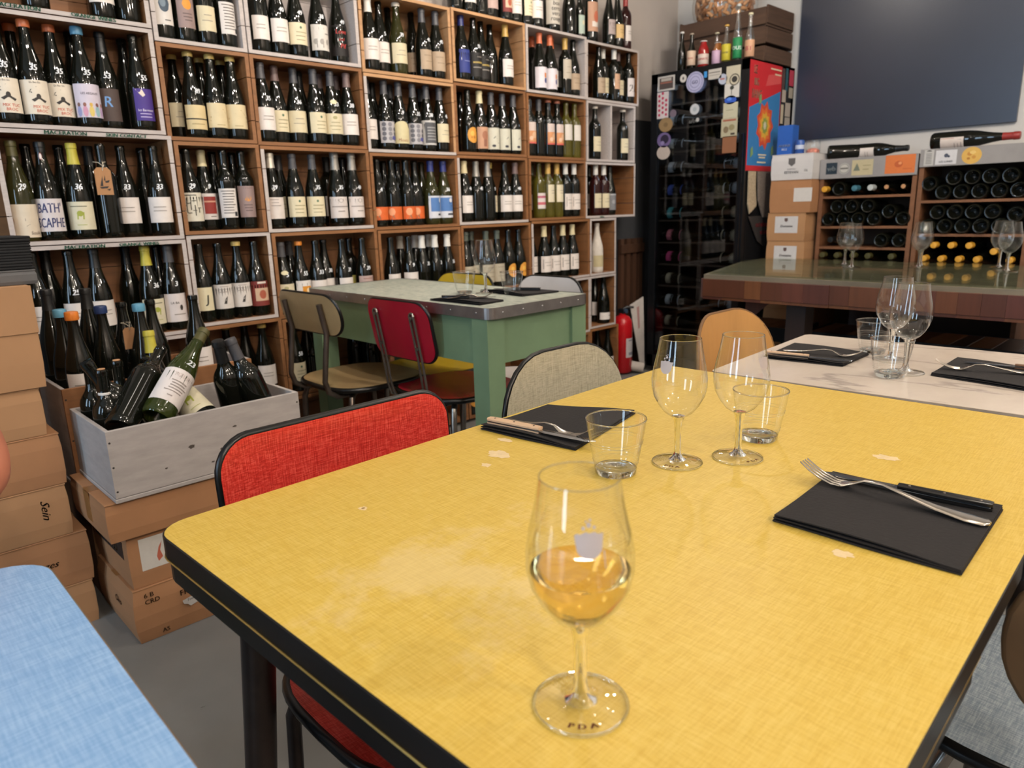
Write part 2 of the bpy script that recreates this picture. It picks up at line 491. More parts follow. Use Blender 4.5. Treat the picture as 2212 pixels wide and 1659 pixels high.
CRATES = {
'c1r0': (0.47, 1.007, 1.757, 2.1, 'g', 'w'),
'c1r1': (0.47, 1.007, 1.405, 1.755, 'g', 'w'),
'c1r2': (0.478, 1.022, 1.037, 1.403, 'g', 'w'),
'c1r3': (0.478, 1.024, 0.685, 1.035, 'g', 'w'),
'c1r4': (0.478, 1.02, 0.34, 0.683, 'g', 'w'),
'c2r0': (1.011, 1.35, 1.72, 2.08, 'g', 'g'),
'c2r1': (1.011, 1.35, 1.388, 1.718, 'w', 'w'),
'c2r2': (1.026, 1.352, 1.05, 1.386, 'w', 'w'),
'c2r3': (1.028, 1.362, 0.7, 1.048, 'g', 'w'),
'c2r4': (1.026, 1.37, 0.36, 0.698, 'w', 'w'),
'c2r5': (1.03, 1.372, 0.02, 0.358, 'w', 'w'),
'c3r0': (1.353, 1.856, 1.72, 2.08, 'g', 'g'),
'c3r1': (1.353, 1.858, 1.385, 1.718, 'w', 'w'),
'c3r2': (1.356, 1.86, 1.045, 1.383, 'wg', 'w'),
'c3r3': (1.366, 1.876, 0.69, 1.043, 'w', 'w'),
'c3r4': (1.374, 1.88, 0.35, 0.688, 'w', 'w'),
'c3r5': (1.374, 1.88, 0.02, 0.348, 'w', 'w'),
'c4r0': (1.861, 2.367, 1.705, 2.037, 'p', 'p'),
'c4r1': (1.862, 2.369, 1.375, 1.703, 'pg', 'w'),
'c4r2': (1.864, 2.371, 1.035, 1.373, 'w', 'w'),
'c4r3': (1.88, 2.375, 0.685, 1.033, 'w', 'w'),
'c4r4': (1.884, 2.378, 0.35, 0.683, 'w', 'w'),
'c4r5': (1.884, 2.378, 0.02, 0.348, 'w', 'w'),
'c5r0': (2.371, 2.866, 1.715, 2.04, 'p', 'p'),
'c5r1': (2.373, 2.868, 1.38, 1.713, 'w', 'w'),
'c5r2': (2.374, 2.87, 1.04, 1.378, 'wg', 'w'),
'c5r3': (2.38, 2.884, 0.69, 1.038, 'w', 'w'),
'c5r4': (2.382, 2.884, 0.35, 0.688, 'w', 'w'),
'c5r5': (2.382, 2.884, 0.02, 0.348, 'w', 'w'),
'c6r0': (2.87, 3.36, 1.71, 2.04, 'g', 'g'),
'c6r1': (2.872, 3.36, 1.375, 1.708, 'w', 'w'),
'c6r2': (2.874, 3.352, 1.045, 1.373, 'w', 'w'),
'c6r3': (2.888, 3.39, 0.7, 1.043, 'wg', 'w'),
'c6r4': (2.888, 3.39, 0.36, 0.698, 'g', 'w'),
'c6r5': (2.888, 3.39, 0.02, 0.358, 'w', 'w'),
'c7r0': (3.364, 3.868, 1.71, 2.03, 'g', 'w'),
'c7r1': (3.364, 3.835, 1.372, 1.708, 'g', 'g'),
'c7r2': (3.356, 3.847, 1.045, 1.37, 'g', 'w'),
'c7r3': (3.394, 3.65, 0.7, 1.043, 'g', 'w'),
'c7r4': (3.394, 3.655, 0.372, 0.698, 'g', 'w'),
'c7r5': (3.394, 3.68, 0.02, 0.37, 'w', 'w'),
}
# ================================================================ the room
def room():
    m, nt, b = newmat('floor_concrete')
    f = noise_fac(nt, 1.3, (1, 1, 1), 6); f2 = noise_fac(nt, 16, (1, 2.2, 1), 8, rough=.7)
    c1 = ramp(nt, f, [(.3, lin('#6f6e6b')), (.7, lin('#85837f'))])
    sp = ramp(nt, f2, [(.30, (1, 1, 1, 1)), (.325, (0, 0, 0, 1))])
    mx = nd(nt, 'ShaderNodeMix', data_type='RGBA'); nt.links.new(sp, mx.inputs[0]); nt.links.new(c1, mx.inputs[6])
    mx.inputs[7].default_value = lin('#4a403a'); nt.links.new(mx.outputs[2], b.inputs['Base Color'])
    b.inputs['Roughness'].default_value = .45
    struct('floor', MB().box(-2.7, 4.7, -2.7, 3.1, -.06, 0), m, 'grey painted concrete floor with chipped spots')
    wl = mat('wall_paint', '#b5aca5', .85, var=.04, scale=3); wd = mat('wall_dark', '#3a3b3e', .8, var=.06, scale=3)
    ceil = mat('ceiling_paint', '#c9c4ba', .9, var=.03, scale=2)
    struct('ceiling', MB().box(-2.7, 4.7, -2.7, 3.1, 3.0, 3.06), ceil)
    w = struct('wall_left', MB().box(-2.7, 4.7, 3.0, 3.06, 0, 3.0), wl, 'beige wall behind the bottle shelves')
    obj('wall_dado', MB().box(-2.7, 4.58, 2.992, 3.0, 0, 1.665).mesh('wall_dado', wd), w)
    w = struct('wall_back', MB().box(4.58, 4.64, -2.7, 3.0, 0, 3.0), mat('wall_white', '#c4c2bf', .85, var=.03, scale=3), 'pale wall behind the blackboard')
    obj('wall_dado', MB().box(4.573, 4.58, 2.15, 2.99, 0, 1.665).mesh('wall_dado', wd), w)
    struct('wall_right', MB().box(-2.7, 4.58, -2.7, -2.64, 0, 3.0), wl)
    # street side with the shop window the daylight comes through
    mb = MB(); mb.box(-2.7, -2.64, -2.64, -.5, 0, 3.0).box(-2.7, -2.64, 2.3, 3.0, 0, 3.0).box(-2.7, -2.64, -.5, 2.3, 0, .6).box(-2.7, -2.64, -.5, 2.3, 2.6, 3.0)
    struct('wall_front', mb, wl)
    fm = mat('window_frame_paint', '#26282b', .5)
    mb = MB()
    for y in (-.5, .43, 1.36, 2.26): mb.box(-2.69, -2.645, y, y+.04, .6, 2.6)
    mb.box(-2.69, -2.645, -.5, 2.3, .6, .64).box(-2.69, -2.645, -.5, 2.3, 2.56, 2.6)
    wn = struct('window_1', mb, fm)
    for y in (-.46, .47, 1.40): obj('pane', MB().box(-2.672, -2.668, y, y+.86, .64, 2.56).mesh('pane', thin_glass('window_glass')), wn)
room()

# ================================================================ crates of the shelf wall
WX = wood('crate_pine_x', '#8a5d37', 0); WY = wood('crate_pine_y', '#8a5d37', 1); WZ = wood('crate_pine_z', '#9c5f34', 2)
PX = wood('crate_pale_x', '#b98f66', 0); PY = wood('crate_pale_y', '#b98f66', 1)
GX = mat('crate_grey_x', '#b3a9a4', .7, var=.10, scale=22, stretch=(1, 6, 6), bump=.1)
def crate_mats(e, i):
    ed = {'g': (GX, GX), 'w': (WX, WX), 'p': (PX, PX), 'wg': (GX, WX), 'pg': (GX, PX)}[e]   # (bottom + left edge, others)
    ins = {'g': GX, 'w': WY, 'p': PY}[i]
    return ed[0], ed[1], ins
YF, YB = 2.80, 2.985
ROWW = ['top', 'second', 'third', 'fourth', 'fifth', 'bottom']
def crate(key, x0, x1, z0, z1, e, i):
    ml, mo, ins = crate_mats(e, i); c, r = int(key[1]), int(key[3])
    look = {'g': 'grey-painted', 'w': 'brown pine', 'p': 'pale pine', 'wg': 'half grey-painted pine', 'pg': 'half grey-painted pale'}[e]
    dy = random.uniform(-.004, .004); t = .013; ts = .015
    root = thing('wine_crate', '%s wine crate, %s row, %s column from the left of the shelf wall' % (look, ROWW[r], ORD[c]), 'crate', ((x0+x1)/2, YF+dy, z0), 0, 'wine crates of the shelf wall')
    w = (x1-x0)/2-.0008; h = z1-z0-.0015; d = YB-YF
    def part(name, mb, ms): mb.build(name, ms, root)
    def board(name, bx, edge, inner):
        mb = MB(); mb.box(*bx); mb.m = [1, 1, 0, 1, 1, 1]; mb.build(name, [edge, inner], root)
    board('bottom_board', (-w, w, 0, d, 0, t), ml, ins); board('top_board', (-w, w, 0, d, h-t, h), mo, ins)
    cuts = [t, h*.26, h*.74, h-t]
    for sgn, ed in ((-1, ml), (1, mo)):
        xa, xb = (-w, -w+ts) if sgn < 0 else (w-ts, w)
        for k in range(3):
            off = random.uniform(-.0012, .0012)
            board('side_plank', (xa, xb, abs(off), d, cuts[k]+(.0014 if k else 0), cuts[k+1]-(.0014 if k < 2 else 0)), ed, ins)
    for k in range(3):
        mb = MB().box(-w+ts, w-ts, d-.01, d, cuts[k]+(.001 if k else 0), cuts[k+1]-.001)
        mb.build('back_plank', {'g': GX, 'w': WX, 'p': PX}[i], root)
    if key == 'c7r1': board('divider', (-.012, .003, .002, d-.01, t, h-t), ml, ins)
    if r == 0 or random.random() < .5:
        nl = MB()
        for s in (-1, 1):
            for zz in (.18, .5, .82): nl.lathe([(0, .0016), (.0016, .001), (.0022, 0)], 6, c=(0, 0, 0)); 
    return root
CROOT = {}
for k, v in CRATES.items(): CROOT[k] = crate(k, *v)
# green felt-pen words on the grey shelf edges
def edge_text(key, words, zoff):
    root = CROOT[key]; x0, x1 = CRATES[key][0], CRATES[key][1]
    for s, fx, h in words:
        X = (fx-.5)*(x1-x0); mb = MB()
        put_text(mb, s, lambda a, b, X=X, h=h: (X+a, -.006, zoff+b), h, 0, random.uniform(-.1, .25), 1.15, .0009)
        mb.build('pen_lettering', flat('#1d6a4e'), root)
edge_text('c1r0', [('MACERATION', .26, .0118), ('ORANGE WINES', .66, .0108)], .0072)
edge_text('c1r2', [('MACERATION', .38, .0118), ('SKIN CONTACT', .72, .0108)], .3578)
edge_text('c1r3', [('MACERATION', .38, .0118), ('ORANGE WINES', .70, .0108)], .3412)
edge_text('c7r2', [('WINES', .3, .008)], .0065)

# ================================================================ bottles
PROF = {
 'b': [(0, .045), (.008, .043), (.017, .032), (.0255, .010), (.0288, .002), (.031, 0), (.035, 0), (.0388, .006), (.0395, .02), (.0395, .122), (.0385, .142), (.0350, .166), (.0288, .19), (.0222, .214), (.0175, .238), (.0148, .262), (.0142, .282), (.0158, .283), (.0158, .294), (.0146, .299), (0, .2995)],
 'd': [(0, .018), (.016, .012), (.027, .001), (.033, 0), (.0365, .006), (.037, .02), (.037, .175), (.0362, .19), (.033, .203), (.0265, .214), (.0195, .224), (.0155, .236), (.0144, .25), (.0142, .282), (.0155, .283), (.0155, .294), (.0144, .299), (0, .2995)],
 'c': [(0, .022), (.018, .012), (.031, .001), (.037, 0), (.0418, .006), (.0425, .02), (.0425, .115), (.041, .14), (.0365, .168), (.029, .196), (.0225, .222), (.0185, .248), (.0165, .272), (.0165, .29), (.0185, .291), (.018, .308), (.016, .313), (0, .314)],
}
PROF['h'] = [(r*.965, z) for r, z in PROF['d']][:6] + [(.0375, .16), (.0395, .175), (.039, .185), (.034, .2), (.026, .213), (.019, .226), (.0155, .24), (.0144, .255), (.0142, .282), (.0155, .283), (.0155, .294), (.0144, .299), (0, .2995)]
PROF['m'] = [(r*1.26, z*1.22) for r, z in PROF['d']]
PROF['s'] = [(r*.8, z*.78) for r, z in PROF['d']]
KIND = {'b': 'b', 'o': 'b', 'h': 'h', 'd': 'd', 'v': 'd', 'r': 'd', 'c': 'c', 'm': 'm', 's': 's', 'w': 'b'}
GLASS = {
 'dark': mat('bottle_dark_glass', '#0f100b', .045, var=.25, scale=5, spec=.55),
 'olive': mat('bottle_olive_glass', '#2c2b12', .05, var=.25, scale=5, spec=.55),
 'pale': mat('bottle_pale_wine', '#4d4716', .05, var=.25, scale=6, spec=.55),
 'red': mat('bottle_red_wine', '#2b0f0e', .05, var=.2, scale=6, spec=.55),
 'green': mat('bottle_green_glass', '#2b3312', .04, var=.25, scale=6, spec=.6),
 'paper': mat('tissue_paper', '#c9c0b4', .85, var=.12, scale=30, bump=.5),
}
KGLASS = {'b': 'dark', 'o': 'olive', 'h': 'dark', 'd': 'dark', 'v': 'pale', 'r': 'red', 'c': 'dark', 'm': 'dark', 's': 'dark', 'w': 'paper'}
GWORD = {'dark': 'dark', 'olive': 'olive-green', 'pale': 'pale-gold', 'red': 'dark-red', 'green': 'green', 'paper': 'tissue-wrapped'}
def rad(kind, z):
    p = PROF[KIND[kind]]
    for (r0, z0), (r1, z1) in zip(p[7 if p[0][1] > .04 else 4:], p[8 if p[0][1] > .04 else 5:]):
        if z0 <= z <= z1 and z1 > z0: return r0+(r1-r0)*(z-z0)/(z1-z0)
    return p[-2][0]
_bm = {}
def body_mesh(kind):
    k = (KIND[kind], KGLASS[kind])
    if k not in _bm: _bm[k] = MB().lathe(PROF[k[0]], 22).mesh('bottle_glass', GLASS[k[1]], 50)
    return _bm[k]
CAPS = {  # colour, length, shape, words
 'owax': ('#b8633a', .020, 'w', 'orange wax cap'), 'bwax': ('#4f7f9c', .022, 'w', 'blue wax cap'), 'ywax': ('#c9ad63', .014, 'w', 'cream wax cap'), 'cwax': ('#d9cdbb', .014, 'w', 'white wax cap'), 'whitewax': ('#e0d6c8', .012, 'w', 'white cap'), 'nwax': ('#26375f', .020, 'w', 'navy wax cap'), 'lwax': ('#5c93ad', .020, 'w', 'light blue wax cap'), 'orwax': ('#d5792f', .021, 'w', 'bright orange wax cap'),
 'black': ('#131313', .062, 'l', 'black capsule'), 'grey': ('#454447', .060, 'l', 'grey capsule'), 'mauve': ('#6b5652', .058, 'l', 'mauve capsule'), 'olive': ('#4b4726', .045, 'l', 'olive capsule'), 'yel': ('#b6ab3f', .066, 'l', 'yellow-green capsule'), 'yelcap': ('#d8c169', .03, 'l', 'yellow cap'), 'cream': ('#d3c49a', .060, 'l', 'cream capsule'), 'silver': ('#cfc8ba', .058, 'l', 'silver capsule'), 'silverd': ('#8d8880', .075, 'l', 'silver foil neck'), 'orcap': ('#c97a2b', .018, 'l', 'orange cap'), 'orcapl': ('#d3704a', .055, 'l', 'orange capsule'), 'whitecap': ('#d8d4cc', .060, 'l', 'white capsule'), 'goldcap': ('#c39c51', .060, 'l', 'gold capsule'), 'navy': ('#262f6a', .05, 'l', 'navy capsule'), 'ggrey': ('#4d544b', .045, 'l', 'grey-green capsule'), 'peachd': ('#b4684a', .012, 'w', 'small orange cap'), 'redcap': ('#8c2b26', .06, 'l', 'red capsule'), 'nsticker': ('#131313', .03, 'l', 'round neck sticker'),
}
_cm = {}
def cap_mesh(kind, cap):
    k = (KIND[kind], cap)
    if k in _cm: return _cm[k]
    col, ln, sh, _ = CAPS[cap]; p = PROF[KIND[kind]]; H = p[-1][1]; mb = MB()
    m = mat('capsule_'+cap, col, .32 if sh == 'w' else .38, metal=.5 if 'silver' in cap else 0, var=.06, scale=40)
    if sh == 'w':
        r = .0182
        mb.lathe([(.0145, H-ln), (r*.97, H-ln), (r, H-ln+.003), (r, H-.002), (r*.93, H+.002), (r*.6, H+.0035), (0, H+.0035)], 18)
    else:
        q = [(rad(kind, H-ln)+.0008, H-ln)] + [(a+.0008, z) for a, z in p if z > H-ln and a > 0] + [(0, H+.0008)]
        mb.lathe(q, 18)
    _cm[k] = mb.mesh('capsule', m, 50); return _cm[k]
# label designs: words, paper colour, width, bottom, height, prints
# prints: r x0 x1 z0 z1 col | e cx cz rx rz col | t text cx cz h col | p [(x,z)..] col      (0..1 on the label)
def LN(n, z0, z1, col='#8a8076', x0=.2, x1=.8):
    out = []
    for i in range(n):
        z = z0+(z1-z0)*i/max(1, n-1); a = random.uniform(0, .15); out.append(('r', x0+a, x1-random.uniform(0, .15), z, z+.028, col))
    return out
random.seed(3)
LAB = {
 'wh': ('white label', '#d8cfc8', .072, .045, .085, LN(2, .45, .6)),
 'whl': ('wide white label', '#d6ccc4', .082, .04, .09, LN(2, .4, .6) + [('r', .12, .16, .2, .8, '#7d7670')]),
 'whlow': ('low white band label', '#d9d2cc', .085, .025, .045, [('r', .6, .85, .5, .62, '#6b6560')]),
 'whdk': ('white label with black stroke', '#d2c9c0', .07, .04, .085, [('r', .45, .55, .2, .75, '#222222')]),
 'cr': ('cream label', '#cbbf9f', .072, .045, .085, LN(2, .4, .62)),
 'crh': ('high cream label', '#d4c9ad', .068, .085, .095, LN(2, .5, .65)),
 'crw': ('cream paper band', '#b9ab85', .11, .035, .07, []),
 'crg': ('pale cream label', '#d2c6a6', .078, .045, .082, [('e', .5, .78, .05, .06, '#4c6b54')] + LN(3, .2, .55, '#857d5c')),
 'crg2': ('cream label and oval neck tag', '#cfc3a4', .078, .045, .082, [('e', .5, .8, .1, .08, '#a39a70')] + LN(3, .2, .55, '#857d5c')),
 'kite': ('white kite-figure label', '#d6cbb9', .074, .03, .098, [('t', 'Qu Bet On', .5, .93, .05, '#2a2522'), ('p', [(.3, .62), (.55, .82), (.35, .72)], '#2a2522'), ('p', [(.36, .66), (.62, .45), (.60, .43), (.34, .64)], '#2a2522'), ('e', .56, .52, .07, .08, '#2a2522'), ('p', [(.5, .5), (.34, .42), (.42, .36), (.56, .46)], '#2a2522'), ('p', [(.6, .5), (.78, .4), (.72, .34), (.58, .44)], '#2a2522'), ('t', 'MIX TUC', .6, .22, .085, '#c04326'), ('t', 'BROC', .6, .10, .085, '#c04326')]),
 'people': ('lilac label of painted figures', '#c6bdc9', .08, .03, .10, [('t', 'LES AEGALES', .5, .72, .065, '#3a3540')] + [('e', .14+.18*i, .18, .075, .16, c) for i, c in enumerate(['#8f93bb', '#c58fa4', '#cdb566', '#8cb0b8', '#b59ac0'])] + [('e', .14+.18*i, .38, .05, .06, c) for i, c in enumerate(['#7a5a52', '#8c5d50', '#c9a24f', '#7d5248', '#9c6a60'])]),
 'rblue': ('brown label with blue R', '#4b3d38', .07, .025, .10, [('t', 'R', .42, .6, .32, '#6e9bd0')]),
 'purp': ('purple label with white lettering', '#45317f', .066, .03, .10, [('p', [(.1, .98), (.42, .98), (.55, .8), (.42, .74), (.3, .82)], '#d8c9bd'), ('t', 'les Barmont', .5, .33, .075, '#e4dcec')] + LN(2, .1, .2, '#b8add0', .1, .9)),
 'bird': ('cream label with sketch', '#cfc2ad', .085, .012, .10, [('p', [(.1, .5), (.5, .58), (.95, .72), (.5, .5)], '#8a7f74'), ('p', [(.1, .46), (.6, .4), (.95, .2), (.5, .34)], '#97897b'), ('e', .14, .5, .06, .12, '#a58a72'), ('t', 'Soulié', .75, .14, .1, '#6d6058')]),
 'bath': ('hand-lettered BATH SCAPHE label', '#cbc3c3', .094, .028, .10, [('t', "BATH'", .5, .72, .29, .62, '#29315f'), ('t', 'SCAPHE', .5, .27, .29, .56, '#29315f')]),
 'emb': ('cream label with green emblem', '#cdc5aa', .078, .03, .088, [('t', 'M', .5, .5, .26, '#9aa040'), ('e', .5, .58, .10, .10, '#9aa040')] + LN(1, .82, .83, '#5e5b45', .15, .85) + LN(1, .16, .18, '#a4a668', .3, .8)),
 'la': ('white LA BA label', '#d3cac8', .075, .03, .10, [('t', 'LA BA', .4, .68, .08, '#37312f'), ('e', .62, .5, .06, .1, '#37312f')] + LN(1, .25, .26)),
 'blot': ('white label with blue blot', '#cdc6bf', .07, .045, .115, [('e', .55, .6, .26, .24, '#3b4a58'), ('e', .5, .63, .15, .13, '#6c7b86')] + LN(1, .12, .13, '#3a3633', .5, .85)),
 'sun': ('mauve label with orange sun', '#8f7a76', .07, .045, .12, [('e', .52, .66, .24, .15, '#d98f33')] + LN(3, .2, .38, '#5e4d4c') + LN(1, .92, .93, '#5e4d4c', .1, .9)),
 'txt': ('white text-only label', '#cfc8c2', .07, .045, .11, LN(9, .15, .9, '#5f5853', .1, .9) + [('r', .78, .95, .05, .2, '#2c2f33')]),
 'hill': ('cream hillside label', '#cdbd98', .078, .04, .088, [('p', [(.12, .45), (.4, .62), (.62, .78), (.75, .62), (.9, .5), (.9, .42), (.12, .38)], '#b09468'), ('p', [(.1, .3), (.5, .42), (.9, .34), (.9, .28), (.1, .25)], '#a98d62')] + LN(1, .1, .12, '#9b8760')),
 'band': ('hill label with black band', '#cdb98c', .08, .03, .085, [('r', 0, 1, .40, .45, '#14130f'), ('p', [(.05, .62), (.4, .74), (.9, .62), (.9, .56), (.05, .54)], '#b09468'), ('p', [(0, 1), (.5, 1.22), (1, 1)], '#cdb98c')] + LN(1, .2, .22, '#8d7a50')),
 'maze': ('white maze-pattern label', '#c9c2b0', .07, .035, .105, [('r', .1, .7, .9, .93, '#333028')] + [('r', .1+.16*i, .14+.16*i, .2+.1*(i % 3), .45+.12*((i*7) % 4), '#4a463c') for i in range(5)] + [('r', .1+.2*(i % 4), .26+.2*(i % 4), .2+.085*i, .225+.085*i, '#4a463c') for i in range(7)]),
 'redsq': ('white label with red square', '#cdc4bf', .075, .04, .098, [('r', .25, .75, .22, .88, '#8a2f28'), ('r', .25, .75, .66, .72, '#c08f77'), ('r', .45, .7, .1, .13, '#5b4d48')]),
 'jlab': ('cream label with black J', '#d0c5a4', .06, .045, .09, [('t', 'J', .6, .5, .35, '#2a2824')]),
 'draw': ('white label with ink drawing', '#cfc7bf', .072, .045, .095, [('p', [(.3, .15), (.75, .15), (.55, .26)], '#2b2826'), ('p', [(.48, .2), (.6, .2), (.66, .52), (.55, .4)], '#3b3733')] + LN(3, .68, .9, '#9d9188', .25, .75)),
 'redlab': ('red label with cream picture', '#79312b', .074, .04, .10, [('r', .18, .82, .2, .72, '#c2a488'), ('e', .5, .46, .16, .18, '#a4553f'), ('r', .3, .7, .9, .98, '#cfc4b8')]),
 'trees': ('white label with bare trees', '#cac4bb', .074, .035, .098, [('r', .25+.27*i, .28+.27*i, .1, .45, '#77716a') for i in range(3)] + [('e', .2+.28*i, .34, .1, .11, '#9a948c') for i in range(3)] + LN(1, .64, .65, '#5e5852', .55, .9)),
 'love': ('black label with red words', '#17110f', .074, .03, .12, [('t', 'Love', .5, .8, .15, '#b23a35'), ('t', 'and', .5, .55, .1, '#b23a35'), ('t', 'Pif', .55, .33, .15, '#b23a35')]),
 'tri': ('white label with red triangle', '#d0c5bd', .072, .04, .085, [('p', [(.05, .02), (.05, .6), (.42, .02)], '#b4574e')] + LN(3, .6, .88, '#8b7d76')),
 'circ': ('white label with round crest', '#cdc3be', .085, .035, .09, [('e', .5, .82, .1, .1, '#8d8580'), ('e', .5, .82, .08, .08, '#cdc3be'), ('r', .1, .9, .52, .56, '#877d78'), ('r', .35, .65, .3, .34, '#877d78')]),
 'orsq': ('white label with orange square', '#d6cfc8', .07, .04, .095, [('r', .3, .8, .2, .75, '#cf8a2c'), ('e', .6, .55, .12, .12, '#e3c79c')]),
 'pink': ('dusty pink label', '#b39a92', .072, .04, .09, LN(3, .5, .85, '#8b5a52')),
 'yellab': ('small yellow label', '#c1b45c', .05, .05, .08, [('e', .5, .4, .3, .22, '#d6c13e')]),
 'beige': ('beige kraft label', '#a8937b', .066, .035, .085, LN(2, .4, .7, '#7d6b57')),
 'beigeh': ('high beige label', '#b5aa99', .07, .085, .10, LN(2, .3, .6, '#8b8172')),
 'beige2': ('wide beige label', '#aaa08c', .088, .03, .095, LN(3, .3, .8, '#8a816d')),
 'art': ('grey engraved label', '#aeaaab', .074, .03, .092, [('e', .2+.3*(i % 3), .2+.22*(i//3), .11, .1, ['#5d5c62', '#7d7b80', '#4b4b52'][i % 3]) for i in range(11)] + [('r', .6, .98, .15, .32, '#4f528f')]),
 'artd': ('dark engraved framed label', '#b9b6b2', .07, .03, .11, [('r', .18, .95, .08, .92, '#4d4d50')] + [('r', .3, .82, .2+.12*i, .26+.12*i, '#8d8c8c') for i in range(5)]),
 'blob': ('rounded cream label', '#c9bd94', .076, .03, .07, [('e', .45, .95, .42, .45, '#c9bd94'), ('t', 'Mouss', .5, .22, .2, '#9b6a4d')]),
 'oran': ('orange low label', '#cf5f28', .082, .03, .058, [('e', .3, .6, .16, .3, '#dd9a70'), ('p', [(.25, .05), (.42, .05), (.36, .4)], '#6b6a58')]),
 'blpic': ('blue and white picture label', '#c9cbd2', .075, .03, .105, [('r', .12, .92, .3, .92, '#4f76ad'), ('p', [(.2, .52), (.55, .42), (.7, .32), (.2, .36)], '#2c3850'), ('e', .72, .8, .12, .1, '#d3d3d6'), ('p', [(.62, .72), (.8, .55), (.76, .5), (.6, .66)], '#22293a'), ('r', .5, .9, .12, .2, '#33343c')]),
 'navy': ('navy blue label', '#2a3679', .07, .035, .105, [('r', .3, .7, .5, .52, '#8d93c0')]),
 'gold': ('black label with gold lettering', '#1b1816', .078, .025, .11, [('r', .2, .75, .55, .62, '#9c8646'), ('r', .2, .7, .36, .4, '#87817a'), ('r', .4, .7, .8, .84, '#6b6660')]),
 'disc': ('round pancake label', None, .066, .045, .075, [('e', .5, .5, .5, .5, '#d1923a'), ('e', .42, .6, .18, .16, '#dfae52'), ('e', .6, .36, .1, .09, '#a8682a'), ('e', .35, .35, .07, .06, '#b4742c')]),
 'peach': ('peach label with figure', '#bb8f72', .07, .02, .105, [('e', .5, .62, .22, .2, '#a06b52'), ('r', .38, .62, .1, .5, '#8d5e4b')]),
 'peachp': ('pale peach label', '#c9a184', .066, .07, .085, LN(2, .4, .6)),
 'birdw': ('white swallow label', '#c4c1b0', .074, .02, .105, [('p', [(.2, .72), (.5, .6), (.8, .3), (.7, .28), (.4, .5)], '#34343c'), ('p', [(.4, .5), (.75, .62), (.6, .48)], '#4a4a52'), ('e', .4, .16, .12, .06, '#34343c')]),
 'whor': ('white label, orange-blue mark', '#d3cbd0', .075, .02, .105, [('r', .58, .72, .5, .72, '#cf7a35'), ('e', .66, .36, .09, .13, '#3a437c')]),
 'num2': ('white label with big 2', '#cbbfb2', .06, .04, .10, [('t', '2', .6, .35, .4, '#4a443e')]),
 'num21': ('white label with 21', '#d0c8c6', .066, .04, .105, [('t', '21', .55, .45, .4, '#3d3a3a')]),
 'peachb': ('white and peach banded label', '#cbbab2', .076, .065, .11, [('r', 0, 1, .08, .6, '#c88b5e'), ('r', 0, 1, 0, .08, '#c75a50'), ('e', .6, .4, .25, .16, '#d3a987'), ('e', .3, .25, .15, .1, '#d8b59a')]),
 'whar': ('white arrow-tipped label', '#cfc8be', .066, .095, .085, [('p', [(0, 0), (.5, .22), (1, 0), (1, -.45), (0, -.45)], '#2d2720')]),
 'pinkb': ('white label with pink bands', '#cfc4be', .08, .05, .085, [('r', 0, 1, .68, .82, '#b05b70'), ('r', 0, 1, .25, .42, '#bf6068')]),
 'greylab': ('grey label', '#77787b', .062, .03, .10, [('r', .1, .9, .9, .95, '#b9b9ba'), ('e', .5, .5, .2, .12, '#9a9a9d')]),
 'scrib': ('cream scribbled label', '#b5ada0', .12, .03, .115, [('t', w, .5, .82-.2*i, .17, '#2c2a28') for i, w in enumerate(['boa', 'terra', 'vero', 'rouge'])]),
 'greenw': ('pale green label', '#a5b3a6', .06, .02, .095, [('e', .5, .6, .16, .13, '#c9c0a0')]),
 'peachdk': ('peach portrait label', '#b48a70', .10, .045, .14, [('p', [(.4, .98), (.7, .98), (.62, .66)], '#3b2f3c'), ('e', .55, .5, .2, .2, '#b8654a'), ('r', .25, .95, .16, .34, '#d0c6bc')]),
 'mauvel': ('mauve label', '#a89894', .062, .06, .08, LN(2, .4, .6)),
 'orcr': ('pale orange label', '#cfae78', .07, .05, .075, LN(2, .4, .6, '#a07d4e')),
}
class Wrap:
    """places flat label coordinates on a bottle's skin"""
    def __init__(s, kind, a0, w, z0, h, off=.0006): s.k, s.a0, s.w, s.z0, s.h, s.off = kind, a0, w, z0, h, off
    def pt(s, x, z, e=0.):
        zz = s.z0+z*s.h; r = rad(s.k, zz); R0 = rad(s.k, .08) if s.k != 'x' else r
        a = s.a0+(x-.5)*s.w/R0; rr = r+s.off+e
        return (rr*math.sin(a), -rr*math.cos(a), zz)
def wrap_cols(mb, wr, x0, x1, fz, m, e=0., n=None):
    n = n or max(2, int((x1-x0)*12)); vs = []; fs = []
    for i in range(n+1):
        x = x0+(x1-x0)*i/n; a, b = fz(x); vs += [wr.pt(x, a, e), wr.pt(x, b, e)]
    for i in range(n): fs.append((2*i, 2*i+2, 2*i+3, 2*i+1))
    mb.add(vs, fs, m)
_lm = {}
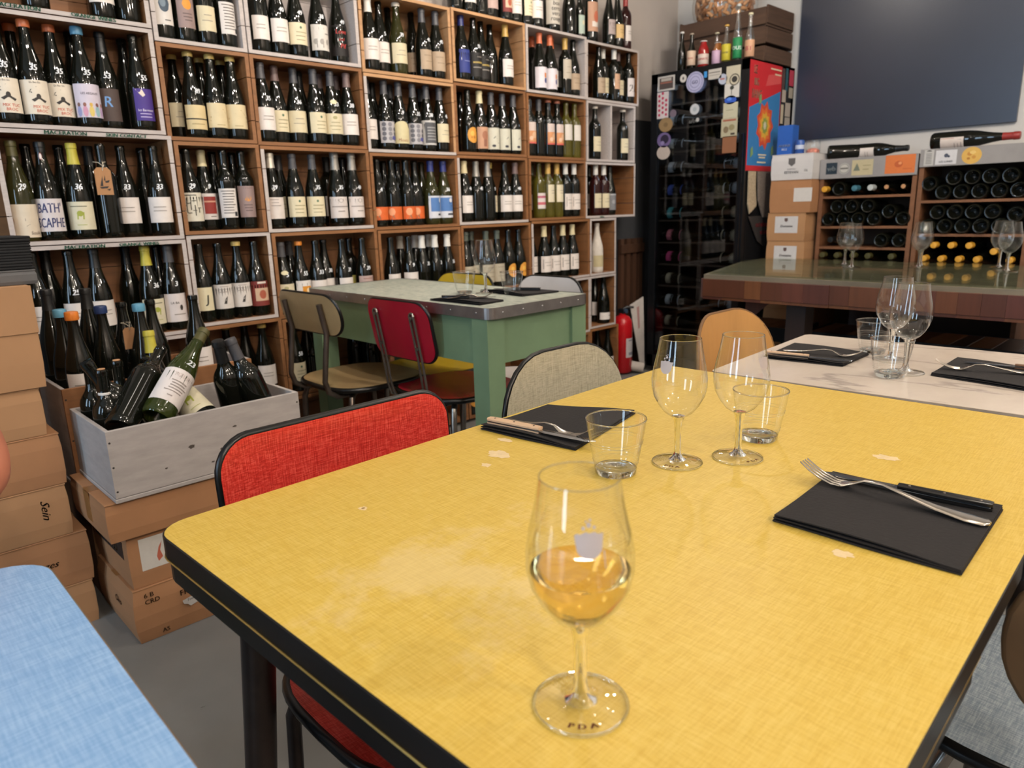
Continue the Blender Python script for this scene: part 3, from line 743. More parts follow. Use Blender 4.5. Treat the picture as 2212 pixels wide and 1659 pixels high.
def label_meshes(kind, lab, a0):
    """paper mesh and print mesh for one design on one bottle shape (rotation is done by the object)"""
    k = (KIND[kind], lab)
    if k in _lm: return _lm[k]
    words, paper, w, z0, h, prints = LAB[lab]
    if KIND[kind] == 'm': z0 *= 1.2; h *= 1.1
    elif .06 < w < .09 and KIND[kind] in 'bc' and lab not in ('disc', 'yellab', 'purp', 'rblue'): w = min(w*1.26, .104)
    wr = Wrap(kind, 0, w, z0, h); pm = None
    if paper:
        mb = MB(); wrap_cols(mb, wr, 0, 1, lambda x: (0, 1), 0, n=12)
        pm = mb.mesh('label', mat('label_paper_'+paper.strip('#'), paper, .6, var=.05, scale=30), 40)
    mb = MB(); ms = []; asp = w/h
    for i, p in enumerate(prints):
        col = p[-1]; mm = flat(col)
        if mm not in ms: ms.append(mm)
        j = ms.index(mm); e = .0003+.00006*i
        if p[0] == 'r': wrap_cols(mb, wr, p[1], p[2], lambda x, p=p: (p[3], p[4]), j, e)
        elif p[0] == 'e':
            _, cx, cz, rx, rz, _c = p
            wrap_cols(mb, wr, cx-rx, cx+rx, lambda x: (cz-rz*math.sqrt(max(0, 1-((x-cx)/rx)**2)), cz+rz*math.sqrt(max(0, 1-((x-cx)/rx)**2))), j, e, max(8, int(24*rx)))
        elif p[0] == 'p': mb.add([wr.pt(x, z, e) for x, z in p[1]], [tuple(range(len(p[1])))], j)
        elif p[0] == 't':
            _, s, cx, cz, th = p[:5]; wx = p[5] if len(p) == 7 else .95
            put_text(mb, s, lambda a, b: wr.pt(cx+a/asp, cz+b, e), th, j, .1, wx, .02*th if th > .12 else 0)
    pr = mb.mesh('print', ms, 40) if mb.f else None
    _lm[k] = (pm, pr); return _lm[k]
PENW = flat('#d9dce0')
_pm = {}
def price_mesh(kind, s):
    k = (KIND[kind], s)
    if k not in _pm:
        wr = Wrap(kind, 0, .03, .165, .02, .0006); mb = MB()
        put_text(mb, s, lambda a, b: wr.pt(.5+a/.03, .0+b/.02), .017, 0, .25, 1.0, .0011)
        _pm[k] = mb.mesh('pen_price', PENW)
    return _pm[k]
def bottle(kind, loc, cap='-', lab='-', price='-', label='', group=None, a0=0., rot=None, name='wine_bottle'):
    o = obj(name, body_mesh(kind), None, loc, rot); tag(o, label, 'bottle', group)
    if cap in CAPS: obj('capsule', cap_mesh(kind, cap), o)
    if cap == 'nsticker':
        wr = Wrap(kind, a0, .022, .245, .022, .0012); mb = MB()
        for rr, mi in ((.5, 0), (.38, 1)):
            wrap_cols(mb, wr, .5-rr, .5+rr, lambda x: (.5-math.sqrt(max(0, rr*rr-(x-.5)**2)), .5+math.sqrt(max(0, rr*rr-(x-.5)**2))), mi, .0002*mi+.0003, 10)
        mb.build('neck_sticker', [flat('#7c3b3a'), flat('#d8cdc6')], o)
    if lab in LAB:
        pm, pr = label_meshes(kind, lab, 0); q = o
        if pm: q = obj('label', pm, o, rot=(0, 0, a0))
        if pr: obj('print', pr, q, rot=None if pm else (0, 0, a0))
        if lab == 'crg2':
            wr = Wrap(kind, a0, .036, .165, .018, .001); mb = MB()
            wrap_cols(mb, wr, 0, 1, lambda x: (.5-math.sqrt(max(0, .25-(x-.5)**2)), .5+math.sqrt(max(0, .25-(x-.5)**2))), 0, 0, 10)
            mb.build('neck_label', flat('#cfc6a2'), o)
    if price != '-': obj('pen_price', price_mesh(kind, price), o, rot=(0, 0, a0+random.uniform(.05, .3)))
    return o
def shelf_bottles():
    rows = [l.split() for l in BOTTLES.strip().splitlines()]; random.seed(11)
    grp = {}
    for r in rows: grp.setdefault((r[0], r[3][0]), []).append(r)
    for (c, rw), l in grp.items():
        l.sort(key=lambda q: float(q[1]))
        for i, r in enumerate(l):
            x, y, kind, cap, lab, price = float(r[1]), float(r[2]), r[4], r[5], r[6], r[7]
            g = GWORD[KGLASS[kind]]; size = 'magnum' if kind == 'm' else ('small bottle' if kind == 's' else 'bottle')
            what = LAB[lab][0] if lab in LAB else (CAPS[cap][3] if cap in CAPS else 'no label')
            if c == 'top':
                z = 2.0385 if x > 2.868 else 2.0405
                if x < 2.37: z = 2.0365
                elif x < 2.868: z = 2.0395
                elif x < 3.362: z = 2.0395
                else: z = 2.0295
                text = '%s %s, %s, %s from left on top of the crates' % (g, size, what, ORD[i+1]); gr = 'bottles standing on top of the crates'
                if rw == 'B': text = '%s %s, %s, behind the others on top of the crates' % (g, size, what)
            else:
                z = CRATES[c][2]+.0135; cc, rr = int(c[1]), int(c[3])
                text = '%s %s, %s, %s in %s row, %s-row crate, column %s' % (g, size, what, ORD[i+1], 'front' if rw == 'F' else 'back', ROWW[rr], CARD[cc]); gr = 'wine bottles on the crate shelves'
            a0 = random.uniform(-.22, .22) - .18*max(0, 1-x/3.5)
            o = bottle(kind, (x, y, z), cap, lab, price, text, gr, a0)
            if c[:2] == 'c1': o.scale = (1.03, 1.03, 1.06)
shelf_bottles()
def paper_tag(loc, rz, label, art=True, tilt=0):
    """brown luggage tag with string loop"""
    t = thing('paper_tag', label, 'tag', loc, rz)
    km = mat('kraft_tag', '#a87c55', .8, var=.06, scale=60)
    mb = MB(); mb.prism([(-.019, -.066), (.019, -.066), (.019, -.008), (.012, 0), (-.012, 0), (-.019, -.008)], 0, .0008, axis='y'); b = mb.build('card', km, t)
    if art:
        mb = MB()
        for p in ([(-.012, -.047), (.010, -.045), (.006, -.05), (-.008, -.051)], [(-.010, -.045), (-.002, -.02), (-.003, -.045)], [(.002, -.033), (.014, -.030), (.011, -.036), (.004, -.037)], [(.0, -.031), (.004, -.018), (.004, -.032)], [(.004, -.053), (.014, -.05), (.011, -.056)]):
            mb.add([(x, -.0004, z) for x, z in p], [tuple(range(len(p)))])
        mb.build('ink_drawing', flat('#2b2a2a'), b)
    mb = MB(); mb.tube([(0, -.001, -.008), (.002, -.006, .004), (.004, .002, .012), (.014, .012, .014), (.006, .030, .0135), (-.012, .020, .014), (-.006, .004, .012), (0, -.006, .004), (0, .002, -.008)], .0008, 5)
    mb.build('string', mat('string', '#c6b9a2', .9), t)
    return t
paper_tag((.778, 2.8, 1.288), .05, 'brown paper tag with inked boats hanging from a bottle neck').scale = (1.38, 1.38, 1.38)
# ================================================================ tables
BLACKEDGE = mat('black_table_edge', '#15110f', .35, var=.2, scale=30, stretch=(1, 1, 10))
CHROME = mat('worn_chrome', '#8d8780', .25, metal=.9, var=.15, scale=25)
DARKSTEEL = mat('dark_brown_steel', '#3a302b', .38, metal=.6, var=.25, scale=20)
def slab(name, outline, z0, z1, top, side, parent, bev=.002):
    """table leaf: laminate top, coloured edge"""
    n = len(outline); cx = sum(p[0] for p in outline)/n; cy = sum(p[1] for p in outline)/n
    def ins(p, d):
        v = Vector((p[0]-cx, p[1]-cy)); return (p[0]-v.x/v.length*d, p[1]-v.y/v.length*d)
    mb = MB(); ring = [[(x, y, z0) for x, y in outline], [(x, y, z1-bev*.4) for x, y in outline], [ins(p, bev)+(z1,) for p in outline]]
    for r in ring: mb.v += [tuple(p) for p in r]
    mb.f.append(tuple(range(n))[::-1]); mb.m.append(1)
    for k in range(2):
        for i in range(n): mb.f.append((k*n+i, k*n+(i+1) % n, (k+1)*n+(i+1) % n, (k+1)*n+i)); mb.m.append(1)
    mb.f.append(tuple(range(2*n, 3*n))); mb.m.append(0)
    return mb.build(name, [top, side], parent)
def tapered_leg(x, y, ztop, r0, r1, parent, m, dx=0, dy=0, name='leg'):
    return MB().tube([(x+dx, y+dy, 0), (x+dx, y+dy, .004), (x+dx*.4, y+dy*.4, ztop*.6), (x, y, ztop)], [r1, r1, (r0+r1)/2, r0], 14).build(name, m, parent, 40)
YELLOW = formica('yellow_linen_laminate', '#d0ae4c', '#c5a140', '#d7b85d', .42, wear='#dfc894', fine=2.0)
def yellow_table():
    t = thing('dining_table', 'yellow linen-patterned laminate table with black edge, in the foreground', 'table', (.82, .5, 0), R(1.6))
    X0, X1, Y0, Y1 = -.575, .565, -.385, .388
    slab('table_top', rrect(X0, X1, Y0, Y1, (.03, .012, .012, .04), 6), .7235, .75, YELLOW, BLACKEDGE, t)
    slab('extension_leaf', rrect(X0+.003, -.14, Y0+.004, Y1-.004, (.03, .03, .005, .04), 6), .694, .7215, YELLOW, BLACKEDGE, t)
    slab('extension_leaf', rrect(-.11, X1-.003, Y0+.02, Y1-.02, .01, 3), .694, .7215, YELLOW, BLACKEDGE, t)
    br = mat('brass_line', '#a98c4a', .35, metal=.5)
    mb = MB(); mb.box(X0+.14, X1-.14, Y0+.12, Y1-.12, .635, .694); mb.build('apron', wood('table_apron_wood', '#3a2417', 0), t)
    mb = MB(); o = rrect(X0-.0005, -.14, Y0+.001, Y1-.001, (.03, .03, .005, .04), 6)
    mb.tube([(x, y, .7225) for x, y in o], .0012, 5, closed=True); mb.build('trim_line', br, t)
    for sx in (X0+.098, X1-.07):
        for sy in (Y0+.06, Y1-.055): tapered_leg(sx, sy, .694, .0225, .019, t, DARKSTEEL, math.copysign(.05, sx), math.copysign(.03, sy))
    MB().box(.012, .018, Y0-.002, Y0+.004, .719, .748).build('edge_joint', BLACKEDGE, t)
yellow_table()
def marble():
    m, nt, b = newmat('marble_laminate')
    f = noise_fac(nt, 2.2, (1.0, 1.8, 1), 6); f2 = noise_fac(nt, 1.7, (2.6, .7, 1), 8, rough=.55)
    c1 = ramp(nt, f, [(.3, lin('#c4b4a5')), (.6, lin('#d8cabb')), (.8, lin('#cdbcab'))])
    v = ramp(nt, f2, [(.478, (0, 0, 0, 1)), (.497, (.8, .8, .8, 1)), (.515, (0, 0, 0, 1))])
    mx = nd(nt, 'ShaderNodeMix', data_type='RGBA'); nt.links.new(v, mx.inputs[0]); nt.links.new(c1, mx.inputs[6]); mx.inputs[7].default_value = lin('#9d9189')
    nt.links.new(mx.outputs[2], b.inputs['Base Color']); b.inputs['Roughness'].default_value = .22
    return m
def marble_table():
    t = thing('dining_table', 'white marbled laminate table behind the yellow table', 'table', (1.70, .42, 0), R(3.2))
    slab('table_top', [(x-1.68, y-.42) for x, y in rrect(1.392, 1.965, .03, .822, .02, 5)], .722, .748, marble(), mat('pale_edge', '#b9a692', .4), t)
    MB().box(-.25, .25, -.35, .36, .63, .722).build('apron', mat('cream_apron', '#8f8272', .6), t)
    for sx in (-.24, .24):
        for sy in (-.34, .35): tapered_leg(sx, sy, .63, .02, .014, t, DARKSTEEL)
marble_table()
BLUE = formica('blue_linen_laminate', '#86aad2', '#789fca', '#97b7da', .3, fine=1.2)
def blue_table():
    t = thing('dining_table', 'sky-blue linen laminate table at the left edge', 'table', (-.33, .5, 0))
    slab('table_top', rrect(-.5, .455, -.62, .392, (.02, .02, .05, .05), 7), .728, .75, BLUE, mat('brown_edge', '#6d5a44', .5), t)
    MB().box(-.45, .39, -.55, .34, .64, .728).build('apron', wood('blue_table_apron', '#3b2b20', 0), t)
    for sx in (-.42, .36):
        for sy in (-.52, .31): tapered_leg(sx, sy, .64, .018, .014, t, DARKSTEEL)
blue_table()
ZT = .815
def green_table():
    m, nt, b = newmat('mottled_green_laminate'); f = noise_fac(nt, 55, (1, .45, 1), 6, rough=.7)
    nt.links.new(ramp(nt, f, [(.36, lin('#8d948a')), (.5, lin('#a9aea0')), (.64, lin('#bfbfb0'))]), b.inputs['Base Color']); b.inputs['Roughness'].default_value = .4
    gp = mat('green_gloss_paint', '#71896a', .32, var=.08, scale=8)
    zn = mat('zinc_edging', '#9a9593', .3, metal=.85, var=.15, scale=18)
    X0, X1, Y0, Y1 = 1.455, 1.935, 1.60, 2.72
    cx, cy = (X0+X1)/2, (Y0+Y1)/2
    t = thing('green_table', 'green-painted table with speckled top and metal edge', 'table', (cx, cy, 0))
    w, l = (X1-X0)/2, (Y1-Y0)/2
    MB().prism(rrect(-w+.002, w-.002, -l+.002, l-.002, .028, 5), ZT-.03, ZT).build('table_top', m, t)
    o = rrect(-w, w, -l, l, .03, 6)
    mb = MB(); n = len(o)
    for z in (ZT-.034, ZT+.0015): mb.v += [(x, y, z) for x, y in o]
    mb.v += [(x*.985, y*.993, ZT+.0015) for x, y in o]
    for k in range(2):
        for i in range(n): mb.f.append((k*n+i, k*n+(i+1) % n, (k+1)*n+(i+1) % n, (k+1)*n+i)); mb.m.append(0)
    ed = mb.build('metal_edging', zn, t)
    rv = MB().lathe([(.004, 0), (.003, .0018), (0, .0025)], 8).mesh('rivet', zn, 60)
    for i in range(9):
        y = -l+.06+i*(2*l-.12)/8; obj('rivet', rv, ed, (-w, y, ZT-.016), (0, -PI/2, 0))
    for i in range(5):
        x = -w+.06+i*(2*w-.12)/4; obj('rivet', rv, ed, (x, -l, ZT-.016), (PI/2, 0, 0))
    ax, ay = w-.04, l-.05
    for sx in (-1, 1):
        for sy in (-1, 1): MB().bbox(sx*ax-.036, sx*ax+.036, sy*ay-.036, sy*ay+.036, 0, ZT-.034, .003).build('leg', gp, t)
        MB().box(sx*(ax+.012)-.011, sx*(ax+.012)+.011, -ay+.036, ay-.036, ZT-.185, ZT-.034).build('apron', gp, t)
    for sy in (-1, 1): MB().box(-ax+.036, ax-.036, sy*(ay+.012)-.011, sy*(ay+.012)+.011, ZT-.185, ZT-.034).build('apron', gp, t)
green_table()

# ================================================================ chairs
def plate_outline(w, h, rt, rb, n=7):
    """backrest outline in x,z; rt, rb top and bottom corner radii"""
    return rrect(-w/2, w/2, 0, h, (rb, rb, rt, rt), n)
def curve_plate(out, th, bend, tilt, y0, z0, front=True):
    """maps the flat outline to a bent, tilted backrest"""
    def f(x, z, off): 
        y = -y0 - math.sin(tilt)*z + bend*(x*x)*4 + off
        return (x, y, z0+z*math.cos(tilt))
    return f
def backrest(t, out, th, bend, tilt, y0, z0, fm, em, edge_r=.009, name='backrest', back_m=None):
    f = curve_plate(out, th, bend, tilt, y0, z0); n = len(out)
    xs = [p[0] for p in out]; zs = [p[1] for p in out]; cx = 0; cz = (min(zs)+max(zs))/2
    mb = MB(); K = 5
    for off, mi, flip in ((th/2, 0, False), (-th/2, 1, True)):
        base = len(mb.v)
        for k in range(K+1):
            s = 1-k/(K+.0)
            if k == K: mb.v.append(f(cx, cz, off))
            else: mb.v += [f(cx+(x-cx)*s, cz+(z-cz)*s, off) for x, z in out]
        for k in range(K-1):
            for i in range(n):
                q = (base+k*n+i, base+k*n+(i+1) % n, base+(k+1)*n+(i+1) % n, base+(k+1)*n+i)
                mb.f.append(q if not flip else q[::-1]); mb.m.append(mi)
        for i in range(n):
            q = (base+(K-1)*n+i, base+(K-1)*n+(i+1) % n, base+K*n); mb.f.append(q if not flip else q[::-1]); mb.m.append(mi)
    o = mb.build(name, [fm, back_m or fm], t, 40)
    mb = MB(); mb.tube([f(x, z, 0) for x, z in out], edge_r, 8, closed=True)
    mb.build('edge_trim', em, o, 60)
    return f
def seat(t, w, d, z, fm, em, y0=0., th=.02, edge_r=.0105, power=3.2):
    n = 40; out = []
    for k in range(n):
        a = 2*PI*k/n; c, s = math.cos(a), math.sin(a)
        out.append((w/2*math.copysign(abs(c)**(2/power), c), y0+d/2*math.copysign(abs(s)**(2/power), s)))
    mb = MB(); K = 4
    def zz(x, y): return z - .012*(1-(2*x/w)**2)*(1-(2*(y-y0)/d)**2)
    for k in range(K):
        s = 1-k/K; mb.v += [(x*s, y0+(y-y0)*s, zz(x*s, y0+(y-y0)*s)) for x, y in out]
    mb.v.append((0, y0, zz(0, y0)))
    for k in range(K-1):
        for i in range(n): mb.f.append((k*n+i, k*n+(i+1) % n, (k+1)*n+(i+1) % n, (k+1)*n+i)); mb.m.append(0)
    for i in range(n): mb.f.append(((K-1)*n+i, (K-1)*n+(i+1) % n, K*n)); mb.m.append(0)
    b = len(mb.v); mb.v += [(x, y, z-th) for x, y in out]; mb.f.append(tuple(range(b, b+n))[::-1]); mb.m.append(1)
    for i in range(n): mb.f.append((b+i, b+(i+1) % n, (i+1) % n, i)); mb.m.append(1)
    o = mb.build('seat', [fm, em], t, 40)
    MB().tube([(x, y, z-th*.55) for x, y in out], edge_r, 8, closed=True).build('edge_trim', em, o, 60)
def formica_chair(label, loc, rz, fm, style='single', w=.41, bh=.24, rt=.09, rb=.05, sw=.41, sd=.39, zs=.46, zb=.59, tilt=.16, bend=.10, tube=CHROME, back_m=None, by=.21, group='laminate chairs', em=None, edge_r=.006, back_em=None, spow=3.2):
    """local +y is the front of the chair; origin on the floor under the seat"""
    em = em or mat('black_rubber_edge', '#0d0c0b', .3, var=.1)
    t = thing('chair', label, 'chair', loc, rz, group)
    seat(t, sw, sd, zs, fm, em, power=spow)
    f = backrest(t, plate_outline(w, bh, rt, rb), .014, bend, tilt, by, zb, fm, back_em or em, edge_r, back_m=back_m)
    for s in (-1, 1):
        x = s*w*.30
        top = Vector(f(x, bh*.78, -.016)); mid = Vector(f(x, bh*.05, -.017))
        path = [top, (top+mid)/2, mid]
        p0 = Vector((x, -sd/2-.035, zs+.03)); path += [mid*.4+p0*.6, p0, Vector((x, -sd/2-.022, zs-.012)), Vector((x*.96, -sd/2+.015, zs-.034)), Vector((x*.93, -sd/2+.09, zs-.036))]
        if style == 'single':
            MB().tube(path, .0105, 10, flat=1.0).build('back_post', tube, t, 40)
        else:
            mb = MB()
            for dx in (-.011, .011): mb.tube([p+Vector((dx, 0, 0)) for p in path], .0045, 8)
            mb.tube([top+Vector((.011*math.cos(a), 0, .011*math.sin(a))) for a in [PI*k/8 for k in range(9)]], .0045, 8)
            o = mb.build('back_post', tube, t, 40)
            for q in (top+Vector((0, -.001, -.006)), mid*.75+top*.25):
                MB().lathe([(.007, -.003), (.006, .004), (0, .005)], 10).build('bolt', tube, o, 60, tuple(q), (PI/2, 0, 0))
        # legs: bent from under the seat
        for fr in (-1, 1):
            yy = fr*sd*.36; bx = s*sw*.40
            pts = [(bx*.55, yy*.55, zs-.033), (bx*.8, yy*.86, zs-.034), (bx*.97, yy*1.05, zs-.045), (bx*1.04, yy*1.13, zs-.085), (bx*1.07, yy*1.17, zs*.5), (bx*1.12, yy*1.25, .012)]
            lg = MB().tube(pts, .0115, 10).build('leg', tube, t, 40)
            MB().lathe([(.013, 0), (.0135, .018), (.012, .02), (0, .02)], 10, c=(bx*1.12, yy*1.25, 0)).build('foot', em, lg)
    return t
RED = formica('red_linen_laminate', '#c9352b', '#ae261f', '#d65245', .3, fine=1.6)
GREY = formica('grey_green_linen_laminate', '#aca48d', '#958e79', '#bab29c', .32, fine=1.6)
formica_chair('bright red linen laminate chair tucked under the yellow table', (.556, .765, 0), PI, RED, w=.405, bh=.24, rt=.05, rb=.05, by=.20, zb=.566, tilt=.06, tube=DARKSTEEL, sd=.38, sw=.37, zs=.452, edge_r=.0065)
formica_chair('grey-green chair with rounded back at the yellow table', (1.128, .80, 0), PI, GREY, w=.385, bh=.25, rt=.135, rb=.10, by=.205, zb=.565, tilt=.06, bend=.12, edge_r=.0055)
formica_chair('beige laminate chair at the end of the green table nearest the shelves', (1.50, 2.42, 0), -PI/2, mat('olive_beige_laminate', '#a88c63', .35, var=.06), w=.43, bh=.15, rt=.07, rb=.07, zs=.485, zb=.685, by=.20, tilt=.2, sw=.42, sd=.40, tube=mat('brown_chrome', '#6d625a', .3, metal=.85, var=.2))
formica_chair('crimson laminate chair with double-rod supports at the green table', (1.67, 2.03, 0), -PI/2, mat('crimson_laminate', '#a3182c', .25, var=.05), style='double', w=.355, bh=.21, rt=.06, rb=.055, zs=.475, zb=.61, by=.23, tilt=.18, sw=.40, sd=.39, back_m=mat('crimson_laminate', '#a3182c'))
formica_chair('yellow laminate chair behind the green table', (1.89, 2.44, 0), PI/2, mat('plain_yellow_laminate', '#c9a92f', .3, var=.05), w=.40, bh=.23, rt=.09, rb=.06, zs=.46, zb=.605, by=.19, tilt=.08, sd=.36)
formica_chair('white laminate chair at the far side of the green table', (1.93, 1.96, 0), PI/2, mat('white_laminate', '#d2cac6', .3, var=.04), w=.36, bh=.17, rt=.09, rb=.06, zs=.46, zb=.672, by=.19, tilt=.08, sd=.36)
formica_chair('grey-blue seated chair with tan backrest at the right edge', (1.09, .0, 0), -PI/2, formica('grey_blue_linen_laminate', '#8f9aa3', '#7c8893', '#a7b0b7', .2, fine=1.3), w=.24, bh=.21, rt=.10, rb=.095, zs=.455, zb=.55, by=.24, tilt=.1, sw=.46, sd=.38, spow=6., back_em=mat('tan_ply', '#8a6a48', .4, var=.08), back_m=mat('tan_ply', '#8a6a48', .4, var=.08), em=mat('black_rubber_edge', '#0d0c0b', .3, var=.1), edge_r=.006)
def bentwood():
    wd = wood('beech_ply', '#cf9c5c', 2, .12, .35, 7, 10)
    t = thing('wooden_chair', 'light bentwood chair at the end of the marbled table', 'chair', (1.715, .72, 0), PI)
    seat(t, .40, .40, .455, wd, wd, edge_r=.004)
    backrest(t, plate_outline(.40, .33, .14, .03, 9), .009, .30, .10, .215, .50, wd, wood('beech_edge', '#7a5630', 0), .0045)
    for s in (-1, 1):
        MB().tube([(s*.09, -.215, .56), (s*.10, -.21, .46), (s*.10, -.17, .437), (s*.1, -.05, .435)], .010, 8).build('back_post', CHROME, t, 40)
        for fr in (-1, 1): MB().tube([(s*.10, fr*.10, .44), (s*.14, fr*.15, .425), (s*.165, fr*.175, .38), (s*.19, fr*.20, .0)], .011, 8).build('leg', CHROME, t, 40)
bentwood()

# ================================================================ cardboard boxes and open crates at the left
CARDB = mat('cardboard', '#a2744f', .85, var=.06, scale=6, bump=.05); CARDB2 = mat('cardboard_pale', '#a87e58', .85, var=.05, scale=5)
CARDD = mat('cardboard_inside', '#7d5a3b', .9, var=.06)
TAPE = mat('parcel_tape', '#8d6238', .3, var=.05)
INK = flat('#2a231e')
def carton(label, x0, x1, y0, y1, z0, z1, m=CARDB, flap='x', seam=True, rz=0., bulge=0., group='cardboard boxes', tape=True):
    """closed carton: body, two top flaps meeting in a seam, tape"""
    cx, cy = (x0+x1)/2, (y0+y1)/2; w, d, h = (x1-x0)/2, (y1-y0)/2, z1-z0
    t = thing('cardboard_box', label, 'box', (cx, cy, z0), rz, group)
    mb = MB(); n = 4
    pts = []
    for k in range(n+1):
        z = (h-.004)*k/n; b = bulge*math.sin(PI*k/n); i = .003 if k in (0, n) else 0
        pts.append([(-w-b+i, -d-b+i, z), (w+b-i, -d-b+i, z), (w+b-i, d+b-i, z), (-w-b+i, d+b-i, z)])
    mb.sweep(pts); mb.build('carton', m, t)
    g = .0012
    if flap == 'x':
        fl = [(-w+.001, w-.001, -d+.001, -g), (-w+.001, w-.001, g, d-.001)]; tp = (-w-.0008, w+.0008, -.024, .024)
    else:
        fl = [(-w+.001, -g, -d+.001, d-.001), (g, w-.001, -d+.001, d-.001)]; tp = (-.024, .024, -d-.0008, d+.0008)
    for a in fl: MB().bbox(a[0], a[1], a[2], a[3], h-.004, h-.0006, .0008).build('flap', m, t)
    if tape:
        MB().box(tp[0], tp[1], tp[2], tp[3], h-.0006, h).build('tape', TAPE, t)
    return t
def face_text(t, s, x, z, h, d, m=INK, shear=.2, side='y', wx=1., bold=.0004, name='pen_writing'):
    """writing on the face towards -y (side y) or -x (side x) of a box of half depth d"""
    mb = MB()
    if side == 'y': put_text(mb, s, lambda a, b: (x+a, -d-.0009, z+b), h, 0, shear, wx, bold)
    else: put_text(mb, s, lambda a, b: (-d-.0009, x-a, z+b), h, 0, shear, wx, bold)
    return mb.build(name, m, t)
def face_rect(t, x0, x1, z0, z1, d, m, side='y', name='sticker', e=.0006):
    mb = MB()
    if side == 'y': mb.box(x0, x1, -d-e, -d+.0002, z0, z1)
    else: mb.box(-d-e, -d+.0002, x0, x1, z0, z1)
    return mb.build(name, m, t)
def left_stack():
    Y0 = 2.15; G = 'stack of cartons at the far left'
    zs = [0, .13, .279, .424, .566, .694]
    xr = [.408, .415, .385, .392, .368]
    txt = ['carton marked x 4, lowest of the left stack', 'carton with small pen scrawl, second from the floor in the left stack', 'carton with large vertical scrawl, third from the floor in the left stack', 'carton with two pen dots, fourth from the floor in the left stack', 'carton with green pen word, second from the top of the left stack']
    bx = []
    for i in range(5):
        bx.append(carton(txt[i], xr[i]-.50, xr[i], Y0, Y0+.32, zs[i]+.0005, zs[i+1]-.0005, CARDB if i % 2 else CARDB2, 'x', group=G))
    d = .16
    face_text(bx[0], 'x 4', .16, .06, .022, d); face_text(bx[1], 'Crozes', .13, .075, .018, d, shear=.4)
    mb = MB(); put_text(mb, 'Sein', lambda a, b: (.195+b, -d-.0009, .085-a), .019, 0, .5, 1.2, .0004); mb.build('pen_writing', INK, bx[2])
    face_text(bx[2], 'VER', .055, .022, .014, d, shear=0)
    face_text(bx[3], 'z', .10, .10, .010, d); face_text(bx[3], '-', .11, .09, .02, d)
    mb = MB(); put_text(mb, 'Infr', lambda a, b: (.125+b, -d-.0009, .075-a), .022, 0, .3, 1, .0008); mb.build('pen_writing', flat('#33513f'), bx[4])
    t = carton('large open-flapped carton on top of the left stack', -.11, .386, Y0-.008, Y0+.30, .695, .958, CARDB2, 'x', group=G, tape=False)
    MB().bbox(-.248, .25, -.1575, -.1545, .142, .262, .0008).build('outer_flap', CARDB2, t)
    g = mat('grey_card', '#5b5856', .8)
    t = carton('flat grey box lid on the big carton', -.08, .412, Y0+.02, Y0+.29, .9585, .995, g, 'y', group=G, tape=False)
    # pile of black napkins
    bk = mat('black_napkin_pile', '#1d1b1a', .9, var=.15, scale=50)
    for i in range(12):
        o = tag(MB().bbox(-.10, .10, -.10, .10, 0, .0068, .0022).build('folded_napkin', bk, None, None, (.312+random.uniform(-.004, .004), Y0+.135+random.uniform(-.003, .003), .9957+i*.0069), (0, 0, random.uniform(-.03, .03))), 'folded black napkin in the pile on the grey box', 'napkin', 'pile of folded black napkins')
left_stack()
def front_stack():
    G = 'stack of cartons under the open wooden crate'
    a = carton('crumpled carton printed FRAGILE on the floor', .446, .93, 1.925, 2.24, .001, .157, CARDB, 'x', group=G, bulge=.006)
    face_text(a, 'FRAGILE', -.085, .108, .016, .163, flat('#5e4028'), 0, bold=.0003, name='printed_lettering'); face_text(a, '6 B', -.205, .136, .013, .163, flat('#5e4028'), 0, name='printed_lettering'); face_text(a, 'CRD', -.198, .117, .013, .163, flat('#5e4028'), 0, name='printed_lettering'); face_text(a, 'AS', -.175, .02, .012, .163, flat('#5e4028'), 0, name='printed_lettering')
    mb = MB(); mb.add([(x, -.1665, z) for x, z in [(-.125, .085), (-.045, .10), (-.043, .088), (-.05, .075), (-.105, .062), (-.112, .07), (-.122, .074)]], [tuple(range(7))]); mb.build('torn_label', flat('#bdb6ae'), a)
    mb = MB(); put_text(mb, 'Tours & Paris', lambda p, q: (-.085+p, -.1668, .086+q+p*.18), .007, 0, .2); mb.build('pen_writing', INK, a)
    face_text(a, 'Oko', -.03, .09, .02, .248, INK, .3, 'x')
    b = carton('carton with white picture label and printed black panel', .452, .94, 1.93, 2.25, .1575, .312, CARDB, 'x', group=G)
    face_rect(b, -.215, -.05, .045, .135, .16, flat('#c9c3ba'))
    mb = MB()
    for q, c in (([(-.175, .075), (-.168, .10), (-.158, .115), (-.165, .09), (-.16, .07), (-.172, .06)], 0), ([(-.155, .085), (-.13, .095), (-.12, .088), (-.14, .08)], 1), ([(-.118, .075), (-.10, .105), (-.085, .11), (-.09, .08), (-.11, .07)], 2), ([(-.08, .08), (-.06, .1), (-.055, .085)], 0)):
        mb.add([(x, -.1610, z) for x, z in q], [tuple(range(len(q)))], c)
    mb.build('print', [flat('#b5604a'), flat('#c9ab58'), flat('#a8813a')], b)
    face_rect(b, -.12, .14, .075, .125, .244, flat('#241f1d'), 'x', 'printed_panel')
    mb = MB(); put_text(mb, 'LES JUTES', lambda p, q: (-.2455, .01-p, .10+q), .03, 0, 0, .9, .0008); mb.build('printed_lettering', flat('#93714f'), b)
    c = carton('brown taped carton directly under the wooden crate', .412, .905, 1.905, 2.235, .3125, .418, CARDB, 'x', group=G)
    MB().box(-.2475, -.2462, -.024, .024, .02, .1015).build('tape', TAPE, c)
front_stack()
GWOOD = mat('grey_painted_wood', '#a59d98', .75, var=.10, scale=9, stretch=(1.5, 1.5, 6), bump=.12)
